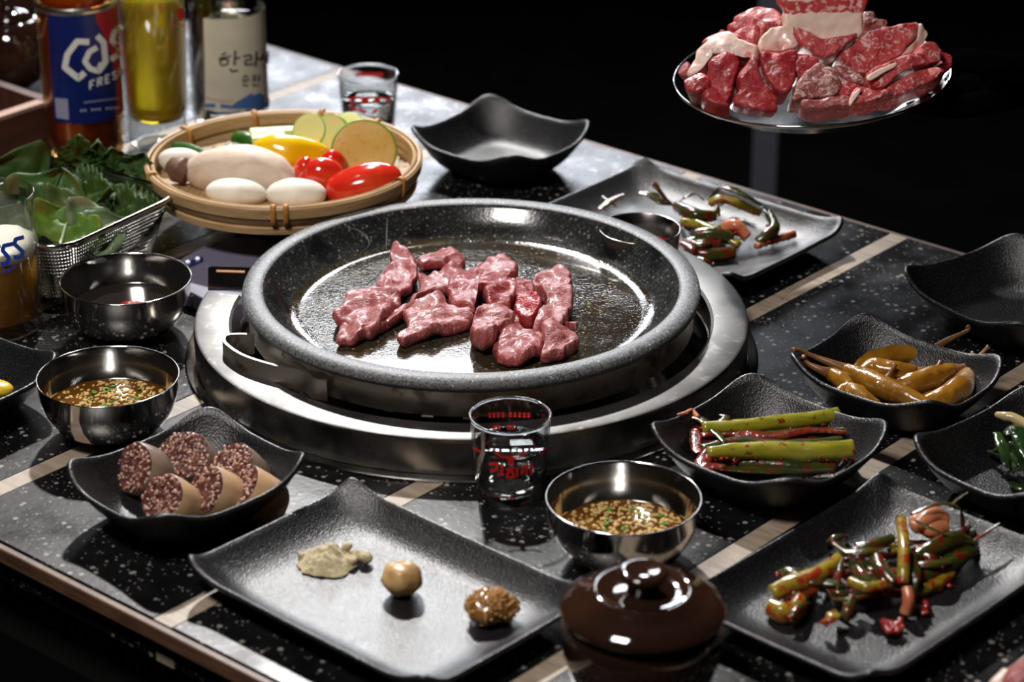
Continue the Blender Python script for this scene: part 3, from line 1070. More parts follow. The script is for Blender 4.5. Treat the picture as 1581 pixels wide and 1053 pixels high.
def edge_from(pxs, c, R):
    pts = []
    for px, py in pxs:
        q = hit(px, py, c, R)
        pts.append((q.z, math.atan2(q.y - c.y, q.x - c.x)))
    pts.sort()

    def fn(z):
        if z <= pts[0][0]:
            return pts[0][1]
        for (z0, a0), (z1, a1) in zip(pts[:-1], pts[1:]):
            if z <= z1:
                return a0 + (a1 - a0) * (z - z0) / (z1 - z0)
        return pts[-1][1]
    return fn


zb, zt_ = hit(140, 190, BB, RL).z, hit(140, 22, BB, RL).z
cyl_patch(BB, RL, edge_from([(84, 183), (78, 100), (73, 15)], BB, RL), R_(50), (zb, zt_), LBLUE, 'blue_label', bb)
RL2 = RL + .0002
cyl_patch(BB, RL2, edge_from([(178, 189), (180, 140), (177, 110), (166, 66), (149, 34), (148, 24)], BB, RL2), R_(50), (zb, zt_), LRED, 'red_label', bb)
lathe('shoulder_glint_ring', [(RL, zt_ - .0006), (RL + .0004, zt_), (RL, zt_ + .0050), (RL - .0006, zt_ + .0056), (RL - .0008, zt_), (RL, zt_ - .0006)], M('glint_silver', (.62, .62, .62), .3, 1), bb, 64)  # pale metal ring standing in for highlights on the glass shoulder
f = lambda x, y: hit(min(x, 199), y, BB, RL + .0005)
st = [((138, 65), (119, 64), (104, 84), (100, 104), (121, 121), (131, 112), 9.5),
      ((150, 55), (160, 66), (163, 95), (152, 110), 9.5), ((150, 73), (138, 80), (131, 95), (139, 106), (152, 110), (157, 97), 8.5),
      ((188, 40), (176, 50), (173, 63), (184, 74), (184, 84), (171, 92), 8.5)]
stroke_px(st, 8, f, LWHITE, 'brand_lettering', bb, BB)
st = []
for (x, y), g in (((141, 132), 'F'), ((153, 127.5), 'R'), ((165, 123), 'E'), ((176, 117), 'S'), ((186, 111), 'H')):
    q = {'F': [((0, 6), (0, -6), (7, -8.5)), ((0, 0), (5, -1.8))],
         'R': [((0, 6), (0, -6), (6, -8), (6, -3), (0, -.5)), ((2, -1), (7, 3.5))],
         'E': [((6, 3.6), (0, 5.8), (0, -6), (6, -8)), ((0, 0), (5, -1.8))],
         'S': [((6, -7), (0, -5), (1, -.5), (6, -1), (6, 3), (0, 5.5))],
         'H': [((0, 6), (0, -6)), ((5, 5), (5, -7)), ((0, 0), (5, -1))]}[g]
    for s in q:
        st.append(tuple((x - 2 + a, y + b) for a, b in s) + (2.6,))
stroke_px(st, 2.6, f, LWHITE, 'white_lettering', bb, BB, 1.5)
st = []
for i in range(13):
    x = 130 + i * 4.3
    st.append(((x, 158.5 - i * .55), (x + 2.7, 158 - i * .55), 2.2))
for i in range(11):
    if i in (2, 6):
        continue
    x = 124 + i * 5.6
    st.append(((x, 171 - i * .45), (x + 3.6, 170.5 - i * .45), 3.4))
stroke_px(st, 2, f, M('grey_print', (.33, .36, .5), .5), 'small_lettering', bb, BB, 1)
poly_px([(84.5, 151), (104.5, 153), (106.5, 185), (87, 182)], f, M('code_patch', (.30, .31, .42), .5), 'white_patch', bb, BB)

# tall yellow beer glass
GY = P(246, 222, 0)
gy = thing('beer_glass', 'tall glass of bright yellow beer between the amber bottle and the clear bottle', 'glass', GY)
lathe('glass_body', [(0, .003), (.020, .0015), (.0245, .0005), (.0262, .004), (.0262, .016), (.0255, .022), (.0262, .03), (.0315, .160), (.0313, .1615), (.0306, .1610), (.0250, .034), (.0235, .027), (0, .025)], GLASS, gy, 56)
lathe('beer', [(0, .0252), (.0234, .0272), (.0249, .0341), (.0295, .140), (0, .140)], YELLOWB, gy, 56)
f = lambda x, y: hit(x, y, GY, .0311)
stroke_px([((274, 22), (285, 22), 14), ((276, 16), (283, 16), 8), ((276, 28), (283, 28), 8)], 8, f, RED, 'red_dot', gy, GY)
stroke_px([((264, 38), (272, 40), 2), ((276, 38), (284, 40), 2)], 2, f, RED, 'small_print', gy, GY)

# clear soju bottle
BS = P(357, 190, 0)
RS = .0352
bs = thing('soju_bottle', 'clear glass soju bottle with cream label and brush lettering', 'bottle', BS)
lathe('bottle_body', [(0, .006), (.020, .004), (.029, .0005), (.0330, .003), (.0345, .010), (.0346, .125), (.033, .138), (.026, .152), (.0175, .170), (.0140, .190), (.0135, .215), (.0152, .216), (.0152, .222), (.012, .223),
                      (.0110, .215), (.0115, .190), (.015, .171), (.0235, .152), (.0305, .137), (.0322, .124), (.0322, .012), (.028, .008), (0, .010)], GLASS, bs, 64)
lathe('spirit', [(0, .0102), (.028, .0082), (.0321, .0121), (.0321, .108), (0, .108)], WATER, bs, 64)
lathe('cap', [(.0154, .205), (.0158, .2235), (.0148, .2245), (0, .2250), (0, .2232), (.0150, .2228), (.0152, .205), (.0154, .205)], STEEL, bs, 40)
f0 = lambda x, y: hit(x, y, BS, RS)
zb, zt_ = f0(350, 172).z, f0(350, 30).z
cyl_patch(BS, RS, edge_from([(317, 170), (316, 100), (314, 32)], BS, RS), R_(40), (zb, zt_), PAPER, 'cream_label', bs)
f = lambda x, y: hit(max(296, min(x, 417)), y, BS, RS + .0003)
zz = lambda x, y: (x / 3.509, y / 3.509)
st = [(zz(1200, 300), zz(1225, 285), 2.6), (zz(1185, 318), zz(1250, 305), 2.6),
      (zz(1215, 318), zz(1190, 330), zz(1200, 355), zz(1230, 350), zz(1238, 328), zz(1215, 318), 2.6), (zz(1275, 275), zz(1270, 355), 3.2), (zz(1272, 318), zz(1300, 312), 2.6),
      (zz(1245, 372), zz(1258, 388), zz(1290, 380), 3),
      (zz(1318, 305), zz(1360, 298), zz(1362, 322), zz(1328, 328), zz(1330, 352), zz(1375, 345), 2.8), (zz(1390, 278), zz(1385, 362), 3.2), (zz(1388, 320), zz(1408, 315), 2.6),
      (zz(1428, 290), zz(1412, 330), 3), (zz(1424, 305), zz(1440, 325), 2.6), (zz(1452, 275), zz(1450, 345), 3), (zz(1425, 352), zz(1440, 362), 2.4)]
stroke_px(st, 2.6, f, INK, 'brush_lettering', bs, BS, 1.5)
st = [(zz(1330, 405), zz(1316, 428), 2), (zz(1330, 408), zz(1346, 425), 2), (zz(1310, 438), zz(1350, 434), 2), (zz(1330, 436), zz(1330, 448), 1.8), (zz(1318, 450), zz(1320, 464), zz(1345, 462), 2),
      (zz(1365, 412), zz(1390, 410), 1.8), (zz(1377, 420), zz(1368, 432), zz(1380, 440), zz(1388, 428), zz(1377, 420), 1.8), (zz(1402, 405), zz(1402, 445), 2), (zz(1402, 425), zz(1412, 424), 1.6), (zz(1370, 450), zz(1372, 464), zz(1402, 461), 2)]
stroke_px(st, 2, f, INK, 'small_brush_lettering', bs, BS, 1.5)
V, Fc = [], []
mt = [(316, 166, 160), (328, 166, 160), (345, 167, 161), (358, 168, 163), (366, 168, 157), (378, 168, 150), (388, 168, 144), (393, 168, 147), (400, 168, 143), (408, 167, 147), (416, 166, 151)]
for x, yb, yt in mt:
    V += [f(x, yb) - BS, f(x, yt) - BS]
Fc = [(2 * i, 2 * i + 2, 2 * i + 3, 2 * i + 1) for i in range(len(mt) - 1)]
mesh_obj('mountain_print', from_data(V, Fc), MTBLUE, bs)
stroke_px([((318, 151), (335, 155), (358, 157), 3)], 3, f, M('pale_red_print', (.55, .33, .28), .5), 'pink_band_print', bs, BS)

# ------------------------------------------------------------------ wooden crates with a dark jar, far left
CA = R_(49)
q = P(75, 232, 0)
crate = thing('wooden_tray', 'red brown wooden tray with a pale lip behind the amber bottle', 'tray', q, CA)
L0, H0, T0 = .34, .046, .010
box('side_board', -L0, .0, 0, T0, 0, H0 - .005, WOODRED, crate)
box('lip', -L0, .0, -.0005, T0 + .0005, H0 - .0048, H0, WOODLIP, crate, bevel=.001)
box('side_board', -L0, .0, .22, .22 + T0, 0, H0 - .005, WOODRED, crate)
box('lip', -L0, .0, .2195, .2205 + T0, H0 - .0048, H0, WOODLIP, crate, bevel=.001)
box('end_board', .0005, .010, 0, .23, 0, H0, WOODRED, crate)
box('end_board', -L0 - .01, -L0 - .0005, 0, .23, 0, H0, WOODRED, crate)
box('base_board', -L0, .0, T0 + .0006, .2194, 0, .006, WOODRED, crate)
jc = P(22, 128, .0065)
jar = thing('round_pot', 'black glazed round pot catching lamp reflections inside the wooden tray', 'pot', (jc.x, jc.y, .0065))
lathe('body', [(0, .0), (.022, 0), (.034, .010), (.041, .028), (.040, .046), (.031, .060), (.024, .066), (.022, .0655), (.029, .0575), (.0375, .045), (.038, .028), (.031, .012), (0, .004)], GLAZE, jar, 48)
lathe('lid', [(0, .0655), (.0236, .0660), (.0240, .0675), (.014, .0725), (.006, .0745), (.0045, .079), (.006, .083), (.003, .0855), (0, .086)], GLAZE, jar, 48)
q = P(14, 70, 0) + Vector((-.02, .09, 0))
bx = thing('wooden_box', 'tall red brown wooden box with a lit top edge coloured pale at the upper left corner', 'box', q, CA)
box('body', -.10, .05, 0, .12, 0, .092, WOODRED, bx, bevel=.002)
box('lid', -.102, .052, -.002, .122, .0922, .100, WOODLIP, bx, bevel=.002)  # light along the box top put into a paler wood colour

# ------------------------------------------------------------------ lidded jar in front
JC = Vector((.0747, -.4905, 0))
pot = thing('condiment_jar', 'black brown glazed lidded jar with round knob at the bottom frame edge', 'jar', JC)
lathe('body', [(0, .001), (.028, .0005), (.031, .002), (.040, .014), (.0455, .032), (.0462, .048), (.0440, .0570), (.0420, .0575), (.0410, .056), (.0432, .047), (.0425, .032), (.037, .015), (0, .006)], GLAZE, pot, 72)
lid = lathe('lid', [(0, .0578), (.0455, .0580), (.0475, .0592), (.0478, .0610), (.0465, .0628), (.0395, .0680), (.0300, .0715), (.0285, .0735), (.0262, .0738), (.0235, .0715), (.0165, .0712), (.0105, .0722), (.0, .0724)], GLAZE, pot, 96)
lathe('knob', [(0, .0725), (.0098, .0725), (.0092, .0755), (.0118, .0790), (.0145, .0820), (.0148, .0842), (.0132, .0858), (.0105, .0862), (.006, .0850), (0, .0848)], GLAZE, lid, 56)

# ------------------------------------------------------------------ small steel cup on the back plate
cc = P(988, 352, .05)
CUP = Vector((cc.x, cc.y, .0072))
b = lathe('steel_cup', [(0, .0004), (.024, .0003), (.0265, .0015), (.0300, .020), (.0318, .0410), (.0322, .0425), (.0318, .0432), (.0308, .0425), (.0290, .020), (.0255, .0030), (0, .0022)], BRUSH, None, 64, CUP)
tag(b, 'small brushed steel cup of chilli sauce on the back plate behind the pan rim', 'cup')
t = thing('chilli_sauce', 'chilli scallion sauce inside the small steel cup behind the pan', 'sauce', CUP + Vector((0, 0, .026)))
lathe('liquid', [(0, -.012), (.0278, -.012), (.0296, 0), (.0285, -.0002), (0, -.0002)], PASTE, t, 40)
r2 = random.Random(5)
mb = MB()
for i in range(70):
    a, q = r2.uniform(0, 6.28), .027 * math.sqrt(r2.random())
    V, Fc = ellipsoid_data((q * math.cos(a), q * math.sin(a), .0005), r2.uniform(.001, .003), .001, .0008, Matrix.Rotation(r2.uniform(0, 3), 3, 'Z'), 7, 4)
    mb.add(V, Fc)
o = mesh_obj('scallion_bits', mb.mesh(), WILT, t); o['kind'] = 'stuff'

# ------------------------------------------------------------------ bamboo basket and vegetables
BK = Vector((-.1865, .2165, .041))
RB = .1120
st_ = thing('basket_stand', 'low round black stand in the shadow beneath the bamboo basket', 'stand', (BK.x, BK.y + .046, 0))
lathe('stand_body', [(0, .0004), (.052, .0004), (.054, .002), (.050, .008), (.050, .034), (.054, .0385), (.055, .0400), (.054, .0406), (0, .0406)], BLACKM, st_, 64)


def PB(x, y, z):
    return P(x, y, z + .026)


bk = thing('bamboo_basket', 'round shallow bamboo basket with rattan ties holding sliced vegetables', 'basket', BK)
HB = .025
lathe('wall', [(RB - .0060, .006), (RB - .0012, .012), (RB + .0004, HB - .004), (RB - .0028, HB - .004), (RB - .0048, .012), (RB - .0090, .006), (RB - .0060, .006)], BAMBOO, bk, 96, sharp=.8)
lathe('rim_hoop', [(RB + .0007, HB - .010), (RB + .0016, HB - .002), (RB - .0002, HB), (RB - .0022, HB - .0005), (RB - .0018, HB - .0035), (RB + .0003, HB - .0045), (RB + .0007, HB - .010)], BAMBOO, bk, 96, sharp=.8)
lathe('rim_hoop', [(RB - .0042, HB - .011), (RB - .0036, HB - .001), (RB - .0048, HB - .0002), (RB - .0064, HB - .001), (RB - .0072, HB - .011), (RB - .0042, HB - .011)], BAMBOO, bk, 96, sharp=.8)
lathe('base_hoop', [(RB - .0085, .0002), (RB - .0035, .0004), (RB - .0030, .0055), (RB - .0055, .0068), (RB - .0095, .006), (RB - .0085, .0002)], BAMBOO, bk, 96, sharp=.8)
w_ = RB - .010
nst = 22
for i in range(nst):
    for d in (0, 1):
        s = -w_ + (i + .5) * 2 * w_ / nst
        hl = math.sqrt(max(w_ * w_ - s * s, 0))
        if hl < .01:
            continue
        V, Fc = [], []
        for j in range(13):
            a = -hl + 2 * hl * j / 12
            zz_ = .0078 + (.0007 if (j + i + d) % 2 else -.0007) * 1
            for sgn in (-1, 1):
                p = (a, s + sgn * w_ / nst * .9) if d == 0 else (s + sgn * w_ / nst * .9, a)
                V.append((p[0], p[1], zz_ + (.0006 if d else -.0006)))
        for j in range(12):
            Fc.append((2 * j, 2 * j + 1, 2 * j + 3, 2 * j + 2))
        o = mesh_obj('floor_slat', from_data(V, Fc, False), BAMBOOF, bk)
        sd = o.modifiers.new('thick', 'SOLIDIFY'); sd.thickness = .0006
# rattan ties round the wall
for (px, py) in ((293, 280), (427, 318), (441, 318), (588, 290), (262, 210), (386, 182), (515, 170), (609, 196)):
    q = P(px, py, .055) - BK
    a = math.atan2(q.y, q.x)
    pts = []
    prf = [(RB - .0065, .009), (RB + .0006, .010), (RB + .0024, HB - .004), (RB + .0012, HB + .0010), (RB - .0035, HB + .0014), (RB - .0085, HB - .003), (RB - .0090, .012), (RB - .0115, .009)]
    V, Fc = [], []
    pr = catmull([Vector((r, 0, z)) for r, z in prf], 22)
    tz = Vector((-math.sin(a), math.cos(a), 0)) * .0021
    for p in pr:
        c = Vector((p.x * math.cos(a), p.x * math.sin(a), p.z))
        V += [c + tz, c - tz]
    Fc = [(2 * i, 2 * i + 1, 2 * i + 3, 2 * i + 2) for i in range(21)]
    o = mesh_obj('rattan_tie', from_data(V, Fc), RATTAN, bk)
    sd = o.modifiers.new('thick', 'SOLIDIFY'); sd.thickness = .0009; sd.offset = 1


def lump(name, label, cat, c, rx, ry, rz, mat, rot=None, amp=.002, fr=60, seed=0, group=None, n=28, m=16, parent=None):
    V, Fc = ellipsoid_data((0, 0, 0), rx, ry, rz, rot, n, m, amp, fr, seed)
    o = mesh_obj(name, from_data(V, Fc), mat, parent, c)
    return tag(o, label, cat, group) if label else o


def euler(x, y, z):
    return Matrix.Rotation(z, 3, 'Z') @ Matrix.Rotation(y, 3, 'Y') @ Matrix.Rotation(x, 3, 'X')


# king oyster mushroom
mc = PB(372, 268, .034)
km = thing('king_oyster_mushroom', 'large pale king oyster mushroom half lying across the basket front', 'mushroom', mc)
pts = [PB(290, 262, .036), PB(312, 264, .035), PB(355, 266, .034), PB(395, 270, .034), (PB(432, 276, .032)), PB(456, 280, .030)]
tube('stem', pts, [.008, .0165, .0225, .0235, .018, .007], MUSH, km, off=mc, seg=20, n=32, wob=.05)
o = tube('cap', [PB(262, 252, .040), PB(276, 262, .036), PB(290, 272, .032)], [.006, .0115, .008], CAPBR, km, off=mc, seg=14, n=14, wob=.15)
o['label'] = 'dark brown mushroom cap end'
lump('mushroom_slice', 'round white mushroom slice at the basket front, left of its twin', 'mushroom', PB(367, 297, .030), .0255, .016, .011, MUSHW, euler(0, .1, .1), .001, 60, 1, 'white mushroom slices')
lump('mushroom_slice', 'round white mushroom slice at the basket front beside the big tomato wedge', 'mushroom', PB(457, 300, .029), .0245, .016, .0125, MUSHW, euler(0, -.05, -.1), .001, 60, 2, 'white mushroom slices')
lump('mushroom_slice', 'pale mushroom slice tucked behind the brown cap of the big mushroom', 'mushroom', PB(282, 250, .030), .020, .012, .012, MUSHW, euler(0, .2, .2), .001, 60, 3, 'white mushroom slices')
tube_g = [([(266, 228), (290, 233), (318, 243), (332, 247)], 'dark green pepper lying at the left inside the basket', .0068),
          ([(318, 246), (340, 238), (360, 230), (372, 226)], 'dark green pepper lying behind the big mushroom', .0058),
          ([(366, 214), (380, 219), (398, 222), (420, 222)], 'dark green pepper tip left of the yellow pepper', .0088)]
for pl, lb, r in tube_g:
    ps = [PB(x, y, .030) for x, y in pl]
    t = thing('green_pepper', lb, 'pepper', ps[0], 0, 'green peppers')
    tube('body', ps, [r * .8, r, r * .95, r * .5], GREENP, t, off=ps[0], seg=12, wob=.1)
for (x0_, x1_, y_, lb) in ((386, 462, 208, 'cucumber stick with pale flesh and green skin at the basket back'), (388, 440, 217, 'short cucumber stick in front of its longer twin')):
    a, b = PB(x0_, y_ + 2, .036), PB(x1_, y_ - 2, .036)
    t = thing('cucumber_stick', lb, 'cucumber', a, 0, 'cucumber sticks')
    d = (b - a); nn = Vector((-d.y, d.x, 0)).normalized()
    V, Fc = [], []
    for s in (0, 1):
        p = d * s
        V += [p - nn * .007, p + nn * .007, p + nn * .0055 + Vector((0, 0, .0055)), p - nn * .0055 + Vector((0, 0, .0055))]
    Fq = [(0, 1, 2, 3), (4, 7, 6, 5), (0, 4, 5, 1), (1, 5, 6, 2), (2, 6, 7, 3), (3, 7, 4, 0)]
    o = mesh_obj('flesh', from_data(V, Fq, False), CUKE, t)
    bv = o.modifiers.new('bevel', 'BEVEL'); bv.width = .001; bv.segments = 2
    V2, F2 = tube_data([Vector((0, 0, -.0022)), d * .5 + Vector((0, 0, -.0022)), d + Vector((0, 0, -.0022))], [.0076], seg=16, n=6, flat=.42)
    mesh_obj('skin', from_data(V2, F2), GREENP, t)

# yellow pepper, lobed
yc = PB(450, 237, .034)
yp = thing('yellow_pepper', 'glossy yellow bell pepper piece in the middle of the basket', 'pepper', yc)
V, Fc = ellipsoid_data((0, 0, 0), .033, .021, .0165, euler(0, .12, .05), 40, 22, .0028, 40, 4)
V = [Vector(v) * (1 + .07 * math.cos(3.2 * math.atan2(v[2], v[1]))) for v in V]
mesh_obj('body', from_data(V, Fc), YEL, yp)
# tomatoes
lump('tomato_wedge', 'big glossy red tomato wedge at the right front of the basket', 'tomato', PB(560, 283, .034), .0325, .019, .0150, TOM, euler(.1, -.22, .1), .001, 40, 5, 'red tomato wedges')
lump('tomato_wedge', 'glossy red tomato wedge in the middle, under the zucchini slice', 'tomato', PB(497, 275, .032), .018, .015, .0185, TOM, euler(.3, .5, .2), .0012, 40, 6, 'red tomato wedges')
lump('tomato_wedge', 'narrow red tomato wedge between the big mushroom and the yellow pepper', 'tomato', PB(466, 270, .033), .0085, .012, .0170, TOM, euler(.2, .35, -.1), .0012, 40, 7, 'red tomato wedges')
lump('tomato_wedge', 'small orange red tomato wedge beneath the zucchini rim', 'tomato', PB(515, 255, .034), .011, .010, .014, TOM, euler(.2, -.2, .3), .0012, 40, 8, 'red tomato wedges')


def zucchini(px, py, z, R, ax, label, fl, thick=.007, ry=1.0):
    c = PB(px, py, z)
    t = thing('zucchini_slice', label, 'zucchini', c, 0, 'zucchini slices')
    q = Vector(ax).normalized().to_track_quat('Z', 'Y')
    h = thick / 2
    o1 = lathe('flesh', [(0, -h), (R * .93, -h * .98), (R * .935, h * .98), (R * .9, h * 1.02), (R * .5, h * 1.1), (0, h * 1.0)], fl, t, 48)
    o2 = lathe('rind', [(R * .937, -h), (R * .985, -h * .9), (R, 0), (R * .985, h * .9), (R * .937, h), (R * .937, -h)], ZRIND, t, 48)
    t.rotation_mode = 'QUATERNION'
    t.rotation_quaternion = q
    t.scale = (1, ry, 1)
    return t


zucchini(562, 233, .041, .0275, (.10, -.86, .35), 'large round zucchini slice with orange flesh facing the camera', ZFLESH, ry=.95)
zucchini(479, 203, .042, .0155, (-.35, -.75, .55), 'pale zucchini slice leaning at the basket back, leftmost of the small ones', ZFLESH2)
zucchini(511, 207, .042, .0170, (-.40, -.75, .45), 'pale zucchini slice leaning at the basket back, middle of the small ones', ZFLESH2)
zucchini(537, 200, .042, .0155, (-.2, -.6, .75), 'pale zucchini slice peeking out behind the large one', ZFLESH2)

# ------------------------------------------------------------------ mesh tray with leaves
zt = .060
cR, cT = P(277, 301, zt), P(104, 243, zt)
cB = cR + (P(-90, 472, zt) - cR).normalized() * .146
tc = (cT + cB) / 2
ax = (cR - cB); ay = (cT - cR)
ta = math.atan2(ax.y, ax.x)
tl, tw = ax.length / 2, ay.length / 2
tray = thing('mesh_tray', 'rectangular tray of perforated steel mesh full of leafy greens', 'tray', (tc.x, tc.y, 0), ta)


def rrect(l, w, r, n=8):
    out = []
    for sx, sy, a0 in ((1, 1, 0), (-1, 1, 90), (-1, -1, 180), (1, -1, 270)):
        for i in range(n + 1):
            a = R_(a0 + 90 * i / n)
            out.append((sx * (l - r) + r * math.cos(a), sy * (w - r) + r * math.sin(a)))
    return out


def resample(loop, n):
    pts = [Vector((x, y, 0)) for x, y in loop]
    ds = [0]
    for i in range(len(pts)):
        ds.append(ds[-1] + (pts[(i + 1) % len(pts)] - pts[i]).length)
    out = []
    k = 0
    for i in range(n):
        d = ds[-1] * i / n
        while ds[k + 1] < d:
            k += 1
        f_ = (d - ds[k]) / max(ds[k + 1] - ds[k], 1e-9)
        out.append(pts[k].lerp(pts[(k + 1) % len(pts)], f_))
    return out


rim = [Vector((p.x, p.y, zt)) for p in resample(rrect(tl, tw, .026), 90)]
V, Fc = tube_data(rim + [rim[0]], [.0023], seg=8, n=181)
mesh_obj('rim_wire', from_data(V, Fc), STEEL, tray)
nc, nr = 190, 15
lo = resample(rrect(tl - .016, tw - .016, .016), nc)
hi = resample(rrect(tl - .0008, tw - .0008, .0255), nc)
mb = MB()
idx = {}
V, Fc = [], []
for j in range(nr + 1):
    f_ = j / nr
    for i in range(nc):
        p = lo[i].lerp(hi[i], f_)
        V.append((p.x, p.y, .010 + (zt - .0105) * f_))
for j in range(nr):
    for i in range(nc):
        i2 = (i + 1) % nc
        Fc.append((j * nc + i, j * nc + i2, (j + 1) * nc + i2, (j + 1) * nc + i))
me = from_data(V, Fc, False)
bm = bmesh.new(); bm.from_mesh(me)
core = list(bm.faces)
bmesh.ops.inset_individual(bm, faces=core, thickness=.00085)
bmesh.ops.delete(bm, geom=core, context='FACES')
bm.to_mesh(me); bm.free()
o = mesh_obj('perforated_wall', me, BRUSH, tray)
sd = o.modifiers.new('thick', 'SOLIDIFY'); sd.thickness = .0005
pts = [(p.x, p.y, .0100) for p in lo]
n = len(pts)
o = mesh_obj('floor_sheet', from_data(pts + [(x, y, .0088) for x, y, z in pts], [tuple(range(n)), tuple(n + i for i in reversed(range(n)))] + [(i, i + n, (i + 1) % n + n, (i + 1) % n) for i in range(n)], False), STEEL, tray)

for sx in (-1, 1):
    for sy in (-1, 1):
        x_, y_ = sx * (tl - .03), sy * (tw - .03)
        lathe('foot', [(0, .0003), (.006, .0003), (.007, .002), (.005, .0087), (0, .0087)], BRUSH, tray, 16, (x_, y_, 0))


def leaf(name, label, base, tip, nrm, width, mat, teeth=0., cup=.15, wave=.003, seed=0, group=None, rib=True, round_=.75, nl=18, nw=8, teeth_n=11):
    base, tip, nrm = Vector(base), Vector(tip), Vector(nrm).normalized()
    t = thing(name, label, 'leaf', base, 0, group)
    ax = tip - base
    L = ax.length
    d = ax.normalized()
    s = d.cross(nrm).normalized()
    nn = s.cross(d)
    V, Fc = [], []
    rows = nl * (3 if teeth else 1)
    for i in range(rows + 1):
        u = i / rows
        wv = width * (math.sin(math.pi * min(1, u ** round_)) ** .75) if 0 < u < 1 else 0
        if teeth:
            wv *= 1 + teeth * (abs(((u * teeth_n * 1.) % 1) - .0) - .5)
        for k in range(-nw, nw + 1):
            q = k / nw
            p = d * (u * L) + s * (q * wv) + nn * (cup * abs(q) ** 1.6 * wv + wave * noise.noise(Vector((u * 4 + seed, q * 2.5, seed * 2))) * (1 + 2 * abs(q)) - .12 * L * (u - .5) ** 2 * 2)
            V.append(p)
    m = 2 * nw + 1
    for i in range(rows):
        for k in range(2 * nw):
            Fc.append((i * m + k, i * m + k + 1, (i + 1) * m + k + 1, (i + 1) * m + k))
    o = mesh_obj('blade', from_data(V, Fc), mat, t)
    sd = o.modifiers.new('thick', 'SOLIDIFY'); sd.thickness = .0006
    if rib:
        pts = [V[i * m + nw] + nn * .0006 for i in range(0, rows + 1, max(1, rows // 8))]
        tube('midrib', pts, [.0016, .0010, .0005], RIB if mat is LEAF2 or mat is LEAF3 else mat, t, seg=6)
    return t


def PL(x, y, z):
    return P(x, y, z + .012)


GL = 'leafy greens in the mesh tray'
lv = [
    ('shiso_leaf', 'serrated dark leaf standing tallest at the back of the mesh tray', (135, 300, .02), (119, 212, .075), .024, LEAF, .5),
    ('shiso_leaf', 'serrated dark leaf standing in the middle of the tray before the bottle foot', (155, 305, .02), (150, 221, .07), .022, LEAF, .5),
    ('shiso_leaf', 'serrated dark leaf standing just left of the beer glass foot', (176, 308, .02), (172, 230, .066), .022, LEAF, .5),
    ('shiso_leaf', 'serrated dark leaf standing at the right end beside the bamboo basket', (190, 320, .02), (221, 236, .062), .026, LEAF, .45),
    ('shiso_leaf', 'serrated dark leaf spread low in the tray centre', (120, 340, .030), (205, 285, .045), .030, LEAF, .4),
    ('shiso_leaf', 'serrated dark leaf lying at the right inside corner of the tray', (160, 345, .024), (252, 322, .040), .026, LEAF, .4),
    ('shiso_leaf', 'serrated dark leaf lying flat over the middle of the pile', (95, 325, .03), (170, 290, .055), .030, LEAF, .4),
]
for i, (nm, lb, b, tp, wd, mt_, te) in enumerate(lv):
    leaf(nm, lb, PL(*b), PL(*tp), (.1 * (i % 3 - 1), -.8, .6 if i < 4 else 1.4), wd, mt_, teeth=te, seed=i * 1.7, group='serrated leaves in the mesh tray', wave=.004, rib=False)
lv = [
    ('lettuce_leaf', 'dark rounded leaf at the far left behind the beer glass', (60, 300, .035), (-20, 258, .06), .036, LEAF, .6),
    ('lettuce_leaf', 'broad mid green leaf standing left of the serrated leaves', (60, 345, .03), (95, 262, .062), .036, M('mid_green_leaf', (.055, .12, .03), .42, sss=.1, bump=[('n', 120, .4, .001)]), .6),
    ('lettuce_leaf', 'olive green leaf lying across the tray middle', (85, 355, .034), (150, 318, .046), .030, M('olive_leaf', (.075, .11, .03), .45, bump=[('n', 120, .4, .001)]), .6),
    ('lettuce_leaf', 'pale leaf underside lying along the front rim of the tray', (116, 372, .036), (192, 338, .044), .030, LEAF3, .6),
    ('lettuce_leaf', 'curled bright green leaf with white rib right behind the beer glass', (92, 378, .036), (112, 318, .056), .032, LEAF2, .7),
    ('lettuce_leaf', 'dark leaf filling the tray behind the beer glass', (48, 362, .030), (30, 300, .050), .030, LEAF, .6),
]
for i, (nm, lb, b, tp, wd, mt_, ro) in enumerate(lv):
    leaf(nm, lb, PL(*b), PL(*tp), (.2, -.7, .9), wd, mt_, seed=20 + i * 2.3, group='rounded leaves in the mesh tray', wave=.006, round_=ro, cup=.3)


# ------------------------------------------------------------------ beef on the stone pan
PZ = .0338
UPV = Vector((0, 0, 1))


def zc7(*p):
    return [(500 + x / 6.195, 370 + y / 6.195) for x, y in p]


def zc8(*p):
    return [(700 + x / 5.54, 380 + y / 5.54) for x, y in p]


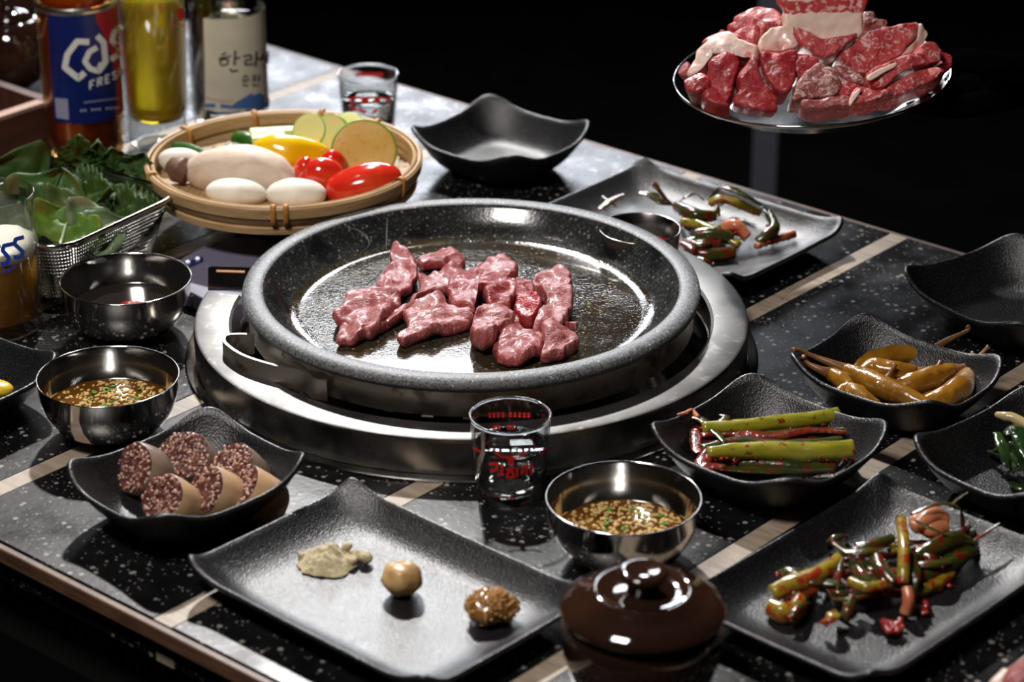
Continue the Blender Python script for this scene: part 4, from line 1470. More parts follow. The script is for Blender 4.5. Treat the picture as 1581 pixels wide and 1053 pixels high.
GM = 'beef slices on the stone pan'
pan_meat = [
    ('thick folded beef slice at the left front of the pan', zc7((250, 530), (450, 505), (690, 540), (735, 590), (730, 650), (610, 760), (500, 880), (380, 905), (150, 800), (90, 755), (170, 640)), .0105, RAWPAN2, .006),
    ('pale rounded beef end under the folded slice at the far left', zc7((150, 860), (250, 850), (400, 890), (560, 800), (740, 700), (810, 650), (800, 720), (640, 830), (420, 930), (290, 990), (150, 985), (125, 935)), .008, RAWPAN2, .003),
    ('long beef strip reaching to the back left of the pan', zc7((690, 95), (860, 170), (890, 290), (895, 380), (830, 480), (730, 540), (560, 540), (500, 470), (520, 390), (600, 300), (690, 220), (625, 160)), .008, RAWPAN, .005),
    ('small beef scrap at the back of the pan, left of the long middle piece', zc7((920, 190), (1130, 150), (1215, 100), (1310, 170), (1350, 260), (1230, 290), (1060, 275), (920, 245)), .008, RAWPAN, .005),
    ('flat beef slice in the middle back of the pan', zc7((910, 400), (1130, 300), (1330, 280), (1405, 345), (1330, 430), (1150, 520), (960, 580), (820, 670), (830, 610), (915, 520)), .0075, RAWPAN2, .005),
    ('flat glistening beef slice at the centre front of the pan', zc7((760, 720), (870, 650), (1030, 590), (1150, 575), (1200, 660), (1400, 720), (1430, 790), (1300, 850), (1100, 890), (900, 940), (750, 985), (705, 940), (800, 870)), .009, RAWPAN2, .005),
    ('arched folded beef slice behind the small ridged lump', zc8((-40, 330), (30, 280), (170, 240), (210, 180), (340, 130), (430, 100), (545, 170), (550, 270), (440, 330), (330, 360), (250, 390), (180, 450), (180, 575), (90, 545), (0, 500), (-50, 420)), .011, RAWPAN, .007),
    ('small ridged beef lump in the middle of the pan', zc8((250, 410), (400, 370), (460, 300), (540, 340), (530, 440), (480, 540), (360, 565), (290, 555), (270, 470)), .012, RAWPAN, .006),
    ('small crumpled beef bit joining the ridged lump and the tall right piece', zc8((540, 330), (640, 320), (690, 390), (660, 450), (570, 490), (530, 420)), .010, RAWPAN, .006),
    ('deep red beef nub in front of the tall right piece', zc8((515, 560), (590, 490), (720, 460), (755, 520), (740, 610), (640, 665), (550, 615)), .012, RAW, .006),
    ('tall fibrous beef slice at the right of the pan', zc8((670, 330), (760, 240), (950, 220), (1010, 300), (1005, 370), (1030, 500), (960, 640), (920, 700), (800, 740), (700, 745), (695, 690), (780, 560), (790, 470), (700, 400)), .011, RAWPAN2, .007),
    ('little beef tail at the right edge of the meat', zc8((915, 660), (980, 650), (1065, 700), (1050, 740), (990, 720), (930, 695)), .006, RAWPAN2, .003),
    ('thick rolled beef piece at the front centre of the pan', zc8((200, 640), (240, 570), (330, 575), (430, 560), (510, 610), (520, 680), (400, 760), (340, 850), (210, 850), (145, 760)), .016, RAWPAN2, .008),
    ('round flat beef slice nearest the front rim of the pan', zc8((340, 880), (400, 760), (520, 690), (545, 675), (600, 740), (740, 770), (775, 850), (740, 940), (640, 990), (520, 1008), (400, 980)), .009, RAWPAN, .004),
    ('curled beef slice at the right front beside the round one', zc8((760, 730), (830, 700), (960, 750), (1085, 820), (1040, 870), (970, 900), (940, 940), (830, 958), (750, 950), (765, 860)), .010, RAWPAN2, .005),
]
for i, (lb, ol, th, mt_, zm) in enumerate(pan_meat):
    z = PZ + th * .5 + .0003
    pts = [P(x, y, PZ + zm) for x, y in ol]
    pts = [Vector((p.x, p.y, z)) for p in pts]
    sdv = i * 1.9

    def fold(q, r, i=i, th=th):
        return max(-.001, .0085 * noise.noise(q * 50 + Vector((i * 3.7, 1, i)))) + .0035 * max(0, noise.noise(q * 90 + Vector((i, i * 2.1, 0))))
    slab('beef_slice', lb, 'meat', pts, UPV, th, mt_, GM, seed=sdv, fold=fold, amp=.0012, fr=130, n=110, rings=17, dome=.06, edge=.88)

# ------------------------------------------------------------------ platter of raw beef held over the table
DP = 2.02
pc = PD(1254, 116, DP)
platter = thing('steel_platter', 'round steel platter piled with raw beef held above the table at upper right', 'plate', pc)
platter.rotation_euler = (R_(2.0), R_(-4.5), 0)
RP = .1085
lathe('plate_body', [(0, -.016), (.074, -.016), (.083, -.0145), (.0935, -.0065), (.1010, -.0035), (.1065, -.0010), (.1080, .0004), (.1085, .0016), (.1078, .0026), (.1060, .0012), (.1010, -.0018), (.0930, -.0048), (.082, -.0130), (.074, -.0146), (0, -.0146)], STEEL, platter, 96)
pm = platter.rotation_euler.to_matrix()


def L4(*p):
    return [(1030 + x / 5.265, y / 5.265) for x, y in p]


def L5(*p):
    return [(1230 + x / 5.264, y / 5.264) for x, y in p]


GB = 'raw beef pieces on the steel platter'
# label, outline, offset of the piece's plane from the platter centre towards the back (m), plane normal, thickness, material
plat = [
    ('white fat sheet draped over the left end of the beef pile', L4((230, 420), (300, 380), (480, 265), (600, 330), (720, 385), (715, 480), (560, 415), (370, 465), (300, 560), (230, 635), (175, 620), (200, 540), (235, 480)), -.040, (-.35, -.55, .76), .007, FATM),
    ('beef slice with pale marbling at the top left of the pile', L4((540, 220), (560, 180), (720, 100), (800, 90), (930, 140), (950, 240), (830, 240), (760, 330), (640, 300), (490, 250)), .000, (-.2, -.45, .87), .012, RAWM),
    ('pale fat lump in the middle left of the beef pile', L4((725, 400), (750, 330), (850, 240), (960, 240), (1080, 370), (1030, 420), (880, 440), (780, 440)), -.022, (.0, -.75, .65), .012, FATM),
    ('red beef shred at the upper left rim under the fat sheet', L4((290, 370), (400, 300), (470, 265), (580, 300), (740, 220), (740, 330), (720, 385), (560, 330), (430, 320), (310, 385)), -.012, (-.3, -.5, .8), .008, RAW),
    ('ragged dark red beef slice hanging at the left front of the pile', L4((350, 480), (440, 430), (560, 425), (590, 520), (565, 640), (540, 720), (500, 830), (430, 790), (350, 720), (325, 600)), -.052, (-.15, -.85, .5), .012, RAW),
    ('small red beef scrap at the left rim of the platter', L4((145, 690), (220, 640), (310, 610), (360, 680), (300, 750), (180, 765)), -.056, (-.3, -.6, .75), .010, RAW),
    ('pinkish beef scrap poking over the left rim', L4((105, 590), (170, 510), (195, 560), (170, 630), (120, 640)), -.030, (-.4, -.6, .6), .008, RAWPAN),
    ('red beef scrap lying low at the left front rim', L4((270, 760), (380, 740), (500, 860), (470, 885), (330, 845)), -.064, (-.1, -.6, .8), .010, RAW),
    ('tall ribbed red beef slice at the front left of the pile', L4((570, 620), (640, 530), (690, 490), (740, 560), (780, 680), (870, 780), (900, 840), (880, 920), (700, 915), (560, 870), (530, 820), (580, 720)), -.066, (.05, -.85, .52), .014, RAW),
    ('wet red beef knot in the middle front of the pile', L4((740, 480), (800, 440), (920, 450), (1040, 430), (1040, 560), (1020, 680), (960, 790), (880, 760), (800, 680), (760, 600)), -.052, (.1, -.75, .65), .016, RAW),
    ('upright slab of beef with a broad white fat band on top of the pile', [(1206, -14), (1331, -14), (1330, 30), (1328, 56), (1300, 72), (1270, 92), (1240, 80), (1212, 52), (1207, 20)], -.010, (.05, -.93, .35), .012, RAWM),
    ('bright red beef slice folded under the upright slab', L5((-30, 230), (40, 300), (200, 330), (420, 300), (500, 290), (420, 360), (330, 450), (200, 500), (80, 430), (0, 340)), -.024, (.05, -.8, .6), .014, RAWM),
    ('dark red beef chunk between the knot and the brown piece', L5((-30, 470), (60, 450), (170, 500), (160, 560), (60, 640), (-10, 640), (-40, 560)), -.046, (.0, -.8, .6), .014, RAW),
    ('brownish marbled beef wedge at the front middle of the platter', L5((-50, 830), (20, 640), (160, 540), (310, 590), (360, 730), (260, 830), (100, 830)), -.062, (.05, -.72, .69), .016, RAWBR),
    ('large marbled beef steak leaning on the right side of the pile', L5((330, 470), (420, 400), (560, 280), (760, 225), (960, 205), (960, 300), (860, 440), (800, 510), (600, 600), (520, 650), (430, 590)), -.022, (.1, -.78, .62), .018, RAWM),
    ('pale fatty beef edge behind the large marbled steak', L5((960, 205), (1000, 240), (1030, 300), (960, 420), (830, 470), (860, 430), (950, 310)), -.016, (.5, -.7, .5), .010, FATM),
    ('dark beef face in shadow under the large steak', L5((300, 560), (420, 560), (560, 680), (540, 715), (420, 690), (330, 620)), -.048, (.0, -.7, .7), .012, RAWBR),
    ('finger of beef with a white top laid across the right front', L5((565, 610), (700, 550), (900, 470), (1010, 500), (1045, 550), (930, 590), (780, 660), (690, 740), (600, 700)), -.054, (.1, -.66, .74), .013, RAWM),
    ('small beef cube at the right end of the pile', L5((940, 450), (1000, 370), (1090, 370), (1140, 430), (1140, 520), (1050, 550), (1000, 490)), -.034, (.3, -.7, .6), .014, RAWM),
    ('beef scrap at the far right end of the platter', L5((1130, 440), (1210, 470), (1245, 540), (1200, 610), (1080, 640), (1040, 600), (1140, 530)), -.030, (.4, -.6, .6), .012, RAW),
    ('long pale red beef slice along the right front rim', L5((740, 720), (880, 640), (1050, 580), (1210, 600), (1110, 680), (930, 745), (760, 810), (700, 800)), -.060, (.1, -.62, .78), .010, RAWM),
    ('short beef slice with a white end at the front right rim', L5((430, 800), (500, 720), (620, 760), (740, 760), (730, 800), (560, 850), (430, 865)), -.074, (.05, -.66, .75), .010, RAWM),
    ('pale beef trimming at the very front rim under the brown wedge', L5((30, 845), (200, 830), (420, 800), (430, 870), (300, 890), (120, 905), (40, 880)), -.078, (.0, -.66, .75), .010, RAWPAN2),
    ('red beef piece bridging the brown wedge and the short slice', L5((280, 800), (360, 690), (480, 710), (510, 730), (430, 800), (330, 840)), -.062, (.05, -.66, .75), .012, RAWM),
    ('beef lump with fat at the back behind the upright slab', L5((525, 140), (600, 120), (650, 190), (720, 210), (560, 280), (520, 270)), .020, (.1, -.7, .7), .016, RAWBR),
]
SLAB = slab_material()
for i, (lb, ol, back, nr_, th, mt_) in enumerate(plat):
    nr_ = Vector(nr_).normalized()
    cx_ = sum(p[0] for p in ol) / len(ol)
    cy_ = sum(p[1] for p in ol) / len(ol)
    # centre of the piece: where its sight line crosses the upright plane `back` metres behind the platter centre
    pl = PP(cx_, cy_, pc + Vector((0, back, 0)), Vector((0, 1, 0)))
    pts = [PP(x, y, pl, nr_) for x, y in ol]

    def fold(q, r, i=i):
        return .0035 * noise.noise(q * 60 + Vector((i * 3.7, 1, i)))
    sl = lb.startswith('upright slab')
    o = slab('raw_beef_piece', lb, 'meat', pts, nr_, th, SLAB if sl else mt_, GB, seed=40 + i * 1.7, fold=None if sl else fold, amp=.0006 if sl else .0012, fr=120, n=96, rings=15, dome=.05 if sl else .14, edge=.92 if sl else .87, base=-.012 if not sl else -.002)
    if 'white top' in lb or 'white end' in lb:
        q = L5((570, 620), (700, 552), (810, 512), (800, 545), (700, 600), (600, 655)) if 'white top' in lb else L5((432, 800), (500, 722), (520, 740), (480, 800), (432, 860))
        slab('fat_edge', None, None, [PP(x, y, pl + nr_ * (th * .66), nr_) for x, y in q], nr_, .002, FATM, parent=o, off=o.location, seed=9, amp=.0003, n=40, rings=8, dome=.1)


# hand in a black glove that carries the platter by its right end
def skin(name, chains, mat, parent=None, sub=2):
    """chains of (point, radius) grown into one continuous surface; the first point of the first chain is the root"""
    me = bpy.data.meshes.new(name)
    V, E, Rr = [], [], []
    key = {}
    for ch in chains:
        prev = None
        for p, r in ch:
            k = tuple(round(x, 5) for x in p)
            if k not in key:
                key[k] = len(V)
                V.append(tuple(p)); Rr.append(r)
            if prev is not None and prev != key[k]:
                E.append((prev, key[k]))
            prev = key[k]
    me.from_pydata(V, E, [])
    o = mesh_obj(name, me, mat, parent)
    sk = o.modifiers.new('skin', 'SKIN')
    sk.use_smooth_shade = True
    for i, r in enumerate(Rr):
        me.skin_vertices[0].data[i].radius = (r, r)
    me.skin_vertices[0].data[0].use_root = True
    ss = o.modifiers.new('sub', 'SUBSURF')
    ss.levels = ss.render_levels = sub
    return o


hx = pm @ Vector((.1085, 0, 0)) + pc
hand = thing('gloved_hand', 'hand in a black glove and dark sleeve gripping the right end of the beef platter', 'hand', hx)
pl_ = Vector((.046, .004, -.012))
wr = Vector((.105, .010, -.018))
chains = [[(wr, .024), (Vector((.078, .008, -.016)), .026), (pl_, .024)]]
fing = [(-.030, .070, .0085), (-.010, .082, .009), (.012, .080, .009), (.032, .064, .008)]
for k, (dy, ln, r) in enumerate(fing):
    kn = Vector((.028, dy * .9, -.020))
    chains.append([(pl_, .024), (kn, .0115), (kn + Vector((-ln * .38, dy * .05, -.006)), r * 1.05), (kn + Vector((-ln * .70, dy * .08, -.004)), r * .95), (kn + Vector((-ln, dy * .1, .001)), r * .8)])
chains.append([(Vector((.078, .008, -.016)), .026), (Vector((.050, -.030, .004)), .013), (Vector((.020, -.036, .014)), .011), (Vector((-.006, -.026, .0135)), .0095)])
g = skin('glove', chains, GLOVE, hand)
skin('sleeve', [[(wr + Vector((-.006, 0, 0)), .030), (wr + Vector((.03, .006, -.004)), .033), (wr + Vector((.12, .03, -.03)), .042), (wr + Vector((.26, .08, -.09)), .052)]], CLOTH, hand)

# grey post far behind the table
po = P(1183, 200, -.35)
post = thing('metal_post', 'slim grey metal post standing in the dark behind the table', 'post', (po.x, po.y, FZ))
box('shaft', -.015, .015, -.012, .012, .012, .62, POSTM, post, bevel=.002)
box('foot_plate', -.05, .05, -.05, .05, 0, .0118, POSTM, post, bevel=.002)

# ------------------------------------------------------------------ blood sausage slices
GS = 'blood sausage slices'


def sundae(px, py, z, face, R, L, tilt, label, cas, seed):
    """round slice; face = direction of the cut that shows the filling"""
    c = P(px, py, z)
    t = thing('blood_sausage_slice', label, 'sausage', c, 0, GS)
    fz = Vector(face).normalized()
    q = fz.to_track_quat('Z', 'Y')
    n = 36
    V, Fc = [], []
    rows = [(-L, .80), (-L * .97, .93), (-L * .85, 1.0), (-L * .4, 1.03), (-.001, 1.0), (0, .965)]
    for j, (h_, rr) in enumerate(rows):
        for i in range(n):
            a = 2 * math.pi * i / n
            sl = 1 + tilt * math.cos(a) * (1 if j < 3 else 0)
            d = Vector((math.cos(a) * rr * R, math.sin(a) * rr * R * .9, h_ * sl))
            d += d.normalized() * .0012 * noise.noise(d * 70 + Vector((seed, 0, 0)))
            V.append(d)
    for j in range(len(rows) - 1):
        for i in range(n):
            i2 = (i + 1) % n
            Fc.append((j * n + i, j * n + i2, (j + 1) * n + i2, (j + 1) * n + i))
    Fc.append(tuple(reversed(range(n))))
    mesh_obj('casing', from_data(V, Fc), cas, t)
    V, Fc = [], []
    K = 8
    V.append(Vector((0, 0, .001)))
    for k in range(1, K + 1):
        r = k / K
        for i in range(n):
            a = 2 * math.pi * i / n
            p = Vector((math.cos(a) * r * R * .968, math.sin(a) * r * R * .9 * .968, 0))
            p.z = .0012 * (1 - r ** 6) + (.0016 * noise.noise(p * 260 + Vector((seed * 3, 0, 0))) if k < K else 0)
            V.append(p)
    for i in range(n):
        Fc.append((0, 1 + i, 1 + (i + 1) % n))
    for k in range(K - 1):
        for i in range(n):
            i2 = (i + 1) % n
            a_ = 1 + k * n
            Fc.append((a_ + i, a_ + n + i, a_ + n + i2, a_ + i2))
    fl = mesh_obj('filling', from_data(V, Fc), FILL, t)
    r2 = random.Random(seed)
    mb = MB()
    for i in range(55):
        a, rr = r2.uniform(0, 6.28), R * .9 * math.sqrt(r2.random())
        s = r2.uniform(.0008, .0013)
        V, Fc = ellipsoid_data((rr * math.cos(a), rr * .9 * math.sin(a), .0013), s * 1.9, s, s, euler(r2.uniform(-.6, .6), r2.uniform(-.6, .6), r2.uniform(0, 3.1)), 7, 5)
        mb.add(V, Fc)
    gg = mesh_obj('rice_grains', mb.mesh(), GRAIN, fl)
    gg['kind'] = 'stuff'
    t.rotation_mode = 'QUATERNION'
    t.rotation_quaternion = q


sundae(205, 722, .0255, (-.62, -.55, .56), .0190, .018, .3, 'grey sided blood sausage slice leaning at the left end of the dish', CASINGD, 1)
sundae(283, 702, .0275, (-.25, -.62, .74), .0190, .020, .2, 'dark blood sausage slice in the back row, middle of the dish', CASINGD, 2)
sundae(356, 718, .0265, (-.50, -.40, .77), .0188, .022, .2, 'blood sausage slice in the back row at the right, behind the pale casing', CASINGD, 3)
sundae(250, 768, .0250, (-.55, -.50, .67), .0184, .021, .2, 'tan blood sausage slice at the front left rim of the dish', CASING, 4)
sundae(317, 755, .0250, (-.68, -.42, .60), .0184, .022, .2, 'tan blood sausage slice in the front row, middle of the dish', CASING, 5)
sundae(376, 752, .0235, (-.75, -.20, .62), .0176, .026, .1, 'pale blood sausage end with blank grey brown casing at the right of the dish', CASING, 6)

# ------------------------------------------------------------------ condiments on the front plate
c = P(506, 868, .0058)
t = thing('powder_heap', 'small heap of beige bean powder on the front plate', 'powder', c)
V, Fc = [], []
n, K = 56, 14
V.append(Vector((0, 0, .0105)))
for k in range(1, K + 1):
    r = k / K
    for i in range(n):
        a = 2 * math.pi * i / n
        rr = .0175 * r * (1 + .22 * noise.noise(Vector((math.cos(a) * 1.6, math.sin(a) * 1.6, 3))) + .10 * noise.noise(Vector((math.cos(a) * 5, math.sin(a) * 5, 1))))
        p = Vector((rr * math.cos(a) * 1.15, rr * math.sin(a), 0))
        p.z = .0105 * (1 - r ** 1.5) * (1 + .5 * noise.noise(p * 150)) + .0016 * noise.noise(p * 420) * (1 - r ** 4) + .0003
        V.append(p)
for i in range(n):
    Fc.append((0, 1 + i, 1 + (i + 1) % n))
for k in range(K - 1):
    for i in range(n):
        a_ = 1 + k * n
        i2 = (i + 1) % n
        Fc.append((a_ + i, a_ + n + i, a_ + n + i2, a_ + i2))
o = mesh_obj('heap', from_data(V, Fc), POWDER, t); o['kind'] = 'stuff'
mb = MB()
for x, y, s in ((.020, .002, .0042), (.024, -.001, .0046), (.018, .006, .0030), (.0155, -.004, .0040), (-.016, .003, .0032), (.012, .008, .0036), (-.009, -.012, .002), (.010, -.020, .0008), (.004, .006, .0034)):
    V, Fc = ellipsoid_data((x, y, s * .8 + (.004 if abs(x) < .013 and y > 0 else 0)), s, s * .9, s * .85, None, 14, 9, .0012, 300, x * 100)
    mb.add(V, Fc)
mesh_obj('crumbs', mb.mesh(), POWDER, t)['kind'] = 'stuff'
lump('bean_paste_ball', 'small round ball of tan bean paste in the middle of the front plate', 'paste', P(621, 892, .0163), .0128, .0122, .0108, BEANP, None, .0022, 120, 11, n=36, m=22)
c = P(759, 936, .0150)
t = thing('mustard_lump', 'glossy lump of whole grain mustard on the front plate', 'mustard', c)
V, Fc = ellipsoid_data((0, 0, 0), .0160, .0135, .0098, None, 32, 18, .0028, 110, 5)
mesh_obj('mustard_base', from_data(V, Fc), MUST, t)
mb = MB()
r2 = random.Random(9)
for v in V[::1]:
    if r2.random() < .42:
        V2, F2 = ellipsoid_data(Vector(v) * (1.0), .00125, .00125, .00115, None, 8, 6)
        mb.add(V2, F2)
mesh_obj('mustard_seeds', mb.mesh(), SEED, t)['kind'] = 'stuff'

# ------------------------------------------------------------------ pickled chillies
GC_ = 'pickled chillies in the black dish'
chil = [
    ('amber pickled chilli at the back whose long stem points to the upper right', [(1318, 571), (1345, 558), (1385, 549), (1420, 548)], .019, [(1420, 548), (1438, 541), (1465, 525), (1488, 514), (1496, 508), (1493, 503)], .030, [.003, .0075, .0085, .0065]),
    ('amber pickled chilli lying across the front, stem over the left rim', [(1440, 626), (1408, 616), (1368, 600), (1330, 583), (1306, 572)], .021, [(1306, 572), (1288, 563), (1258, 551), (1238, 543), (1224, 540)], .036, [.0025, .0065, .0088, .0080, .0055]),
    ('small brown chilli at the left with a thin curled stem', [(1312, 597), (1300, 588), (1284, 578)], .020, [(1284, 578), (1268, 572), (1250, 563), (1242, 555), (1241, 550)], .032, [.004, .0065, .0055]),
    ('short yellow chilli tip showing at the left front rim', [(1292, 610), (1308, 603), (1322, 610), (1340, 620), (1358, 625)], .018, None, 0, [.004, .0065, .0080, .0060, .003]),
    ('amber chilli across the middle under the long stemmed one', [(1328, 574), (1350, 570), (1385, 575), (1415, 576)], .024, [(1415, 576), (1432, 572), (1447, 566), (1452, 559)], .028, [.0035, .0085, .0085, .005]),
    ('long amber chilli in the middle with a stem curling to the right', [(1378, 596), (1405, 594), (1440, 585), (1468, 573)], .021, [(1468, 573), (1485, 569), (1497, 560), (1503, 549), (1500, 545)], .030, [.004, .0085, .0098, .0065]),
    ('amber chilli at the right with a straight stem against the dish wall', [(1424, 622), (1455, 616), (1483, 600), (1494, 577)], .019, [(1494, 577), (1502, 562), (1515, 547), (1527, 535)], .034, [.004, .0090, .0098, .0060]),
    ('dark chilli hidden low between the two right chillies', [(1400, 612), (1430, 607), (1458, 600)], .014, [(1458, 600), (1466, 596)], .016, [.004, .006, .005]),
    ('little chilli with only a pale stem poking up in the middle', [(1352, 596), (1362, 594), (1368, 590)], .024, [(1368, 590), (1374, 577), (1382, 563)], .034, [.003, .005, .004]),
]
for i, (lb, body, zb_, stem, zs_, rad) in enumerate(chil):
    pts = [P(x, y, zb_) for x, y in body]
    t = thing('pickled_chilli', lb, 'chilli', pts[0], 0, GC_)
    tube('body', pts, rad, CHIL, t, off=pts[0], seg=14, n=26, wob=.16, seed=i * 2.2)
    if stem:
        m_ = len(stem)
        ps = [P(x, y, zb_ + (zs_ - zb_) * k / (m_ - 1)) for k, (x, y) in enumerate(stem)]
        tube('stem', ps, [rad[-1] * .95, .0032, .0019, .0016, .0019] if m_ > 2 else [rad[-1], .003], CSTEM, t, off=pts[0], seg=9, n=18, wob=.08)


# ------------------------------------------------------------------ scallion kimchi dishes
def ribbon(name, pts, width, mat, parent, off, seed=0, seg=12, thick=.0012, twist=.4):
    off = Vector(off)
    V, Fc = tube_data([Vector(p) - off for p in pts], [width * .6, width, width, width * .5], seg=10, n=26, flat=.28, wob=.5, seed=seed)
    return mesh_obj(name, from_data(V, Fc), mat, parent)


def flakes(name, pts_fn, count, mat, parent, off, smin, smax, seed):
    r2 = random.Random(seed)
    mb = MB()
    off = Vector(off)
    for i in range(count):
        p = pts_fn(r2) - off
        s = r2.uniform(smin, smax)
        V, Fc = ellipsoid_data(p, s * 1.3, s, s * .6, euler(r2.uniform(-.8, .8), r2.uniform(-.8, .8), r2.uniform(0, 3)), 7, 5, s * .3, 500, i)
        mb.add(V, Fc)
    o = mesh_obj(name, mb.mesh(), mat, parent)
    o['kind'] = 'stuff'
    return o


PASTED = M('paste_coated_leaf', (.10, .010, .006), .2, coat=.5, layers=[('n', 90, (.22, .018, .008), .45, .65), ('n', 130, (.035, .045, .008), .56, .66)], bump=[('n', 240, .6, .0015)])


def on_stalks(root, part):
    pool = []
    for o in root.children:
        if not o.name.startswith('stalk'):
            continue
        n = len(o.data.vertices) - 2
        lo = sum((v.co.z for v in o.data.vertices)) / (n + 2)
        for i, v in enumerate(o.data.vertices):
            if i < n * part and v.normal.z > .15:
                pool.append(v.co + root.location)
    return lambda r: r.choice(pool) + Vector((r.uniform(-.0007, .0007), r.uniform(-.0007, .0007), 0))


c = P(1195, 690, .0065)
k1 = thing('scallion_kimchi', 'bundle of cut scallion kimchi stalks laid side by side in the middle right dish', 'kimchi', c)
for pl, r, mt_, z in (
        ([(1084, 662), (1140, 660), (1200, 653), (1260, 647), (1294, 641)], [.0050, .0056, .0056, .0058, .0054], STALK, .0265),
        ([(1092, 700), (1150, 696), (1210, 697), (1270, 698), (1316, 694)], [.0045, .0062, .0068, .0072, .0068], STALK, .0225),
        ([(1088, 712), (1160, 716), (1230, 722), (1290, 722)], [.0045, .006, .006, .004], WILT, .013),
        ([(1090, 676), (1150, 682), (1220, 678), (1310, 672)], [.006, .0075, .0072, .006], WILT, .0190)):
    o = tube('stalk', [P(x, y, z) for x, y in pl], r, mt_, k1, off=c, seg=14, n=36, wob=.14, seed=r[0] * 900)
for i, (pl, w_2, z) in enumerate((
        ([(1080, 672), (1130, 668), (1190, 674), (1250, 664), (1308, 668)], .0050, .0262), ([(1082, 690), (1140, 678), (1210, 684), (1300, 676)], .0045, .0260),
        ([(1088, 655), (1100, 690), (1085, 716), (1120, 722)], .0060, .0215), ([(1062, 640), (1082, 648), (1100, 662), (1120, 684)], .0038, .0275),
        ([(1100, 722), (1180, 726), (1260, 726)], .0050, .0125), ([(1080, 700), (1076, 690), (1078, 664), (1090, 650)], .0050, .0220),
        ([(1095, 664), (1120, 646), (1112, 640)], .0030, .028))):
    ribbon('wilted_leaf', [P(x, y, z) for x, y in pl], w_2, PASTED if i in (0, 2, 5) else WILT, k1, c, i * 3.1)
tube('root_tip', [P(1046, 640, .032), P(1058, 638, .031), P(1068, 634, .030), P(1078, 645, .028)], [.0008, .0016, .0016, .002], RADISH, k1, off=c, seg=7)
flakes('chilli_flakes', on_stalks(k1, 1.0), 300, PASTE, k1, c, .0006, .0013, 5)
flakes('chilli_paste', on_stalks(k1, .22), 90, PASTE, k1, c, .0011, .0024, 6)

# loose kimchi on the right front plate
c = P(1340, 880, .0062)
k2 = thing('scallion_kimchi', 'loose tangle of dressed scallion kimchi on the lower right plate', 'kimchi', c)


def K2(*p):
    return [(1160 + x / 3.9525, 740 + y / 3.9525) for x, y in p]


def zpath(pl, z):
    zs_ = z if isinstance(z, (list, tuple)) else [z]
    return [P(x, y, lerp_list(list(zs_), k / (len(pl) - 1))) for k, (x, y) in enumerate(pl)]


stalks = [
    (K2((915, 245), (930, 380), (930, 520), (925, 640)), [.030, .034, .030, .022], [.0034, .0038, .0040, .0036], STALKR),
    (K2((130, 700), (220, 650), (330, 620), (450, 560), (540, 480)), [.014, .017, .019, .020, .020], [.0052, .0060, .0060, .0055, .004], STALKR),
    (K2((120, 780), (190, 810), (270, 800), (300, 730)), [.011, .011, .011, .013], [.0060, .0066, .0060, .0045], STALKR),
    (K2((600, 620), (700, 660), (820, 640)), [.022, .023, .024], [.003, .0034, .003], STALKR),
    (K2((940, 820), (960, 740), (950, 660)), [.010, .018, .024], [.0035, .0038, .003], RADISH),
    (K2((1000, 480), (1120, 420), (1240, 370), (1340, 400)), [.018, .021, .021, .017], [.0045, .0058, .0060, .004], WILT),
    (K2((980, 620), (1120, 560), (1240, 500), (1350, 430)), [.013, .014, .014, .014], [.005, .006, .0062, .004], WILT),
    (K2((1000, 690), (1080, 660), (1180, 610), (1240, 540)), [.010, .010, .010, .010], [.0035, .0040, .0040, .003], STALKR),
    (K2((560, 870), (590, 800), (620, 720)), [.009, .015, .019], [.0032, .0036, .0030], WILT),
    (K2((640, 420), (740, 400), (860, 360)), [.026, .028, .028], [.0032, .0036, .003], WILT),
    (K2((760, 480), (800, 560), (880, 640)), [.024, .024, .021], [.0042, .005, .004], WILT),
    (K2((620, 520), (680, 600), (760, 700)), [.018, .019, .016], [.0042, .005, .004], WILT),
    (K2((990, 300), (1060, 250), (1120, 220), (1190, 250)), [.024, .027, .028, .024], [.0042, .0055, .0055, .0045], RADISH),
    (K2((1000, 250), (1090, 300), (1180, 290)), [.020, .022, .021], [.005, .006, .0052], RADISH),
]
for i, (pl, z, r, mt_) in enumerate(stalks):
    tube('stalk', zpath(pl, z), r, mt_, k2, off=c, seg=12, n=26, wob=.18, seed=i * 1.7)
blades = [(K2((970, 215), (1100, 160), (1200, 150), (1280, 190), (1290, 330)), [.034, .038, .036, .030, .012], .0022),
          (K2((985, 245), (1100, 300), (1220, 350), (1350, 390)), [.034, .032, .026, .020], .0020),
          (K2((1210, 170), (1260, 120), (1320, 80)), [.032, .036, .040], .0014),
          (K2((1340, 390), (1420, 330), (1520, 265)), [.020, .022, .026], .0016),
          (K2((1200, 290), (1300, 275), (1400, 272)), [.012, .009, .008], .0014),
          (K2((560, 470), (540, 560), (525, 670)), [.024, .024, .018], .0016),
          (K2((800, 540), (810, 620), (800, 700)), [.024, .023, .018], .0016),
          (K2((880, 380), (960, 460), (1000, 560), (980, 700)), [.024, .027, .024, .014], .0040),
          (K2((500, 380), (590, 440), (720, 430), (820, 400)), [.024, .026, .028, .026], .0040),
          (K2((420, 560), (480, 640), (520, 740)), [.017, .016, .010], .0045)]
for i, (pl, z, w_2) in enumerate(blades):
    ribbon('wilted_leaf', zpath(pl, z), w_2, WILT, k2, c, i * 2.3)

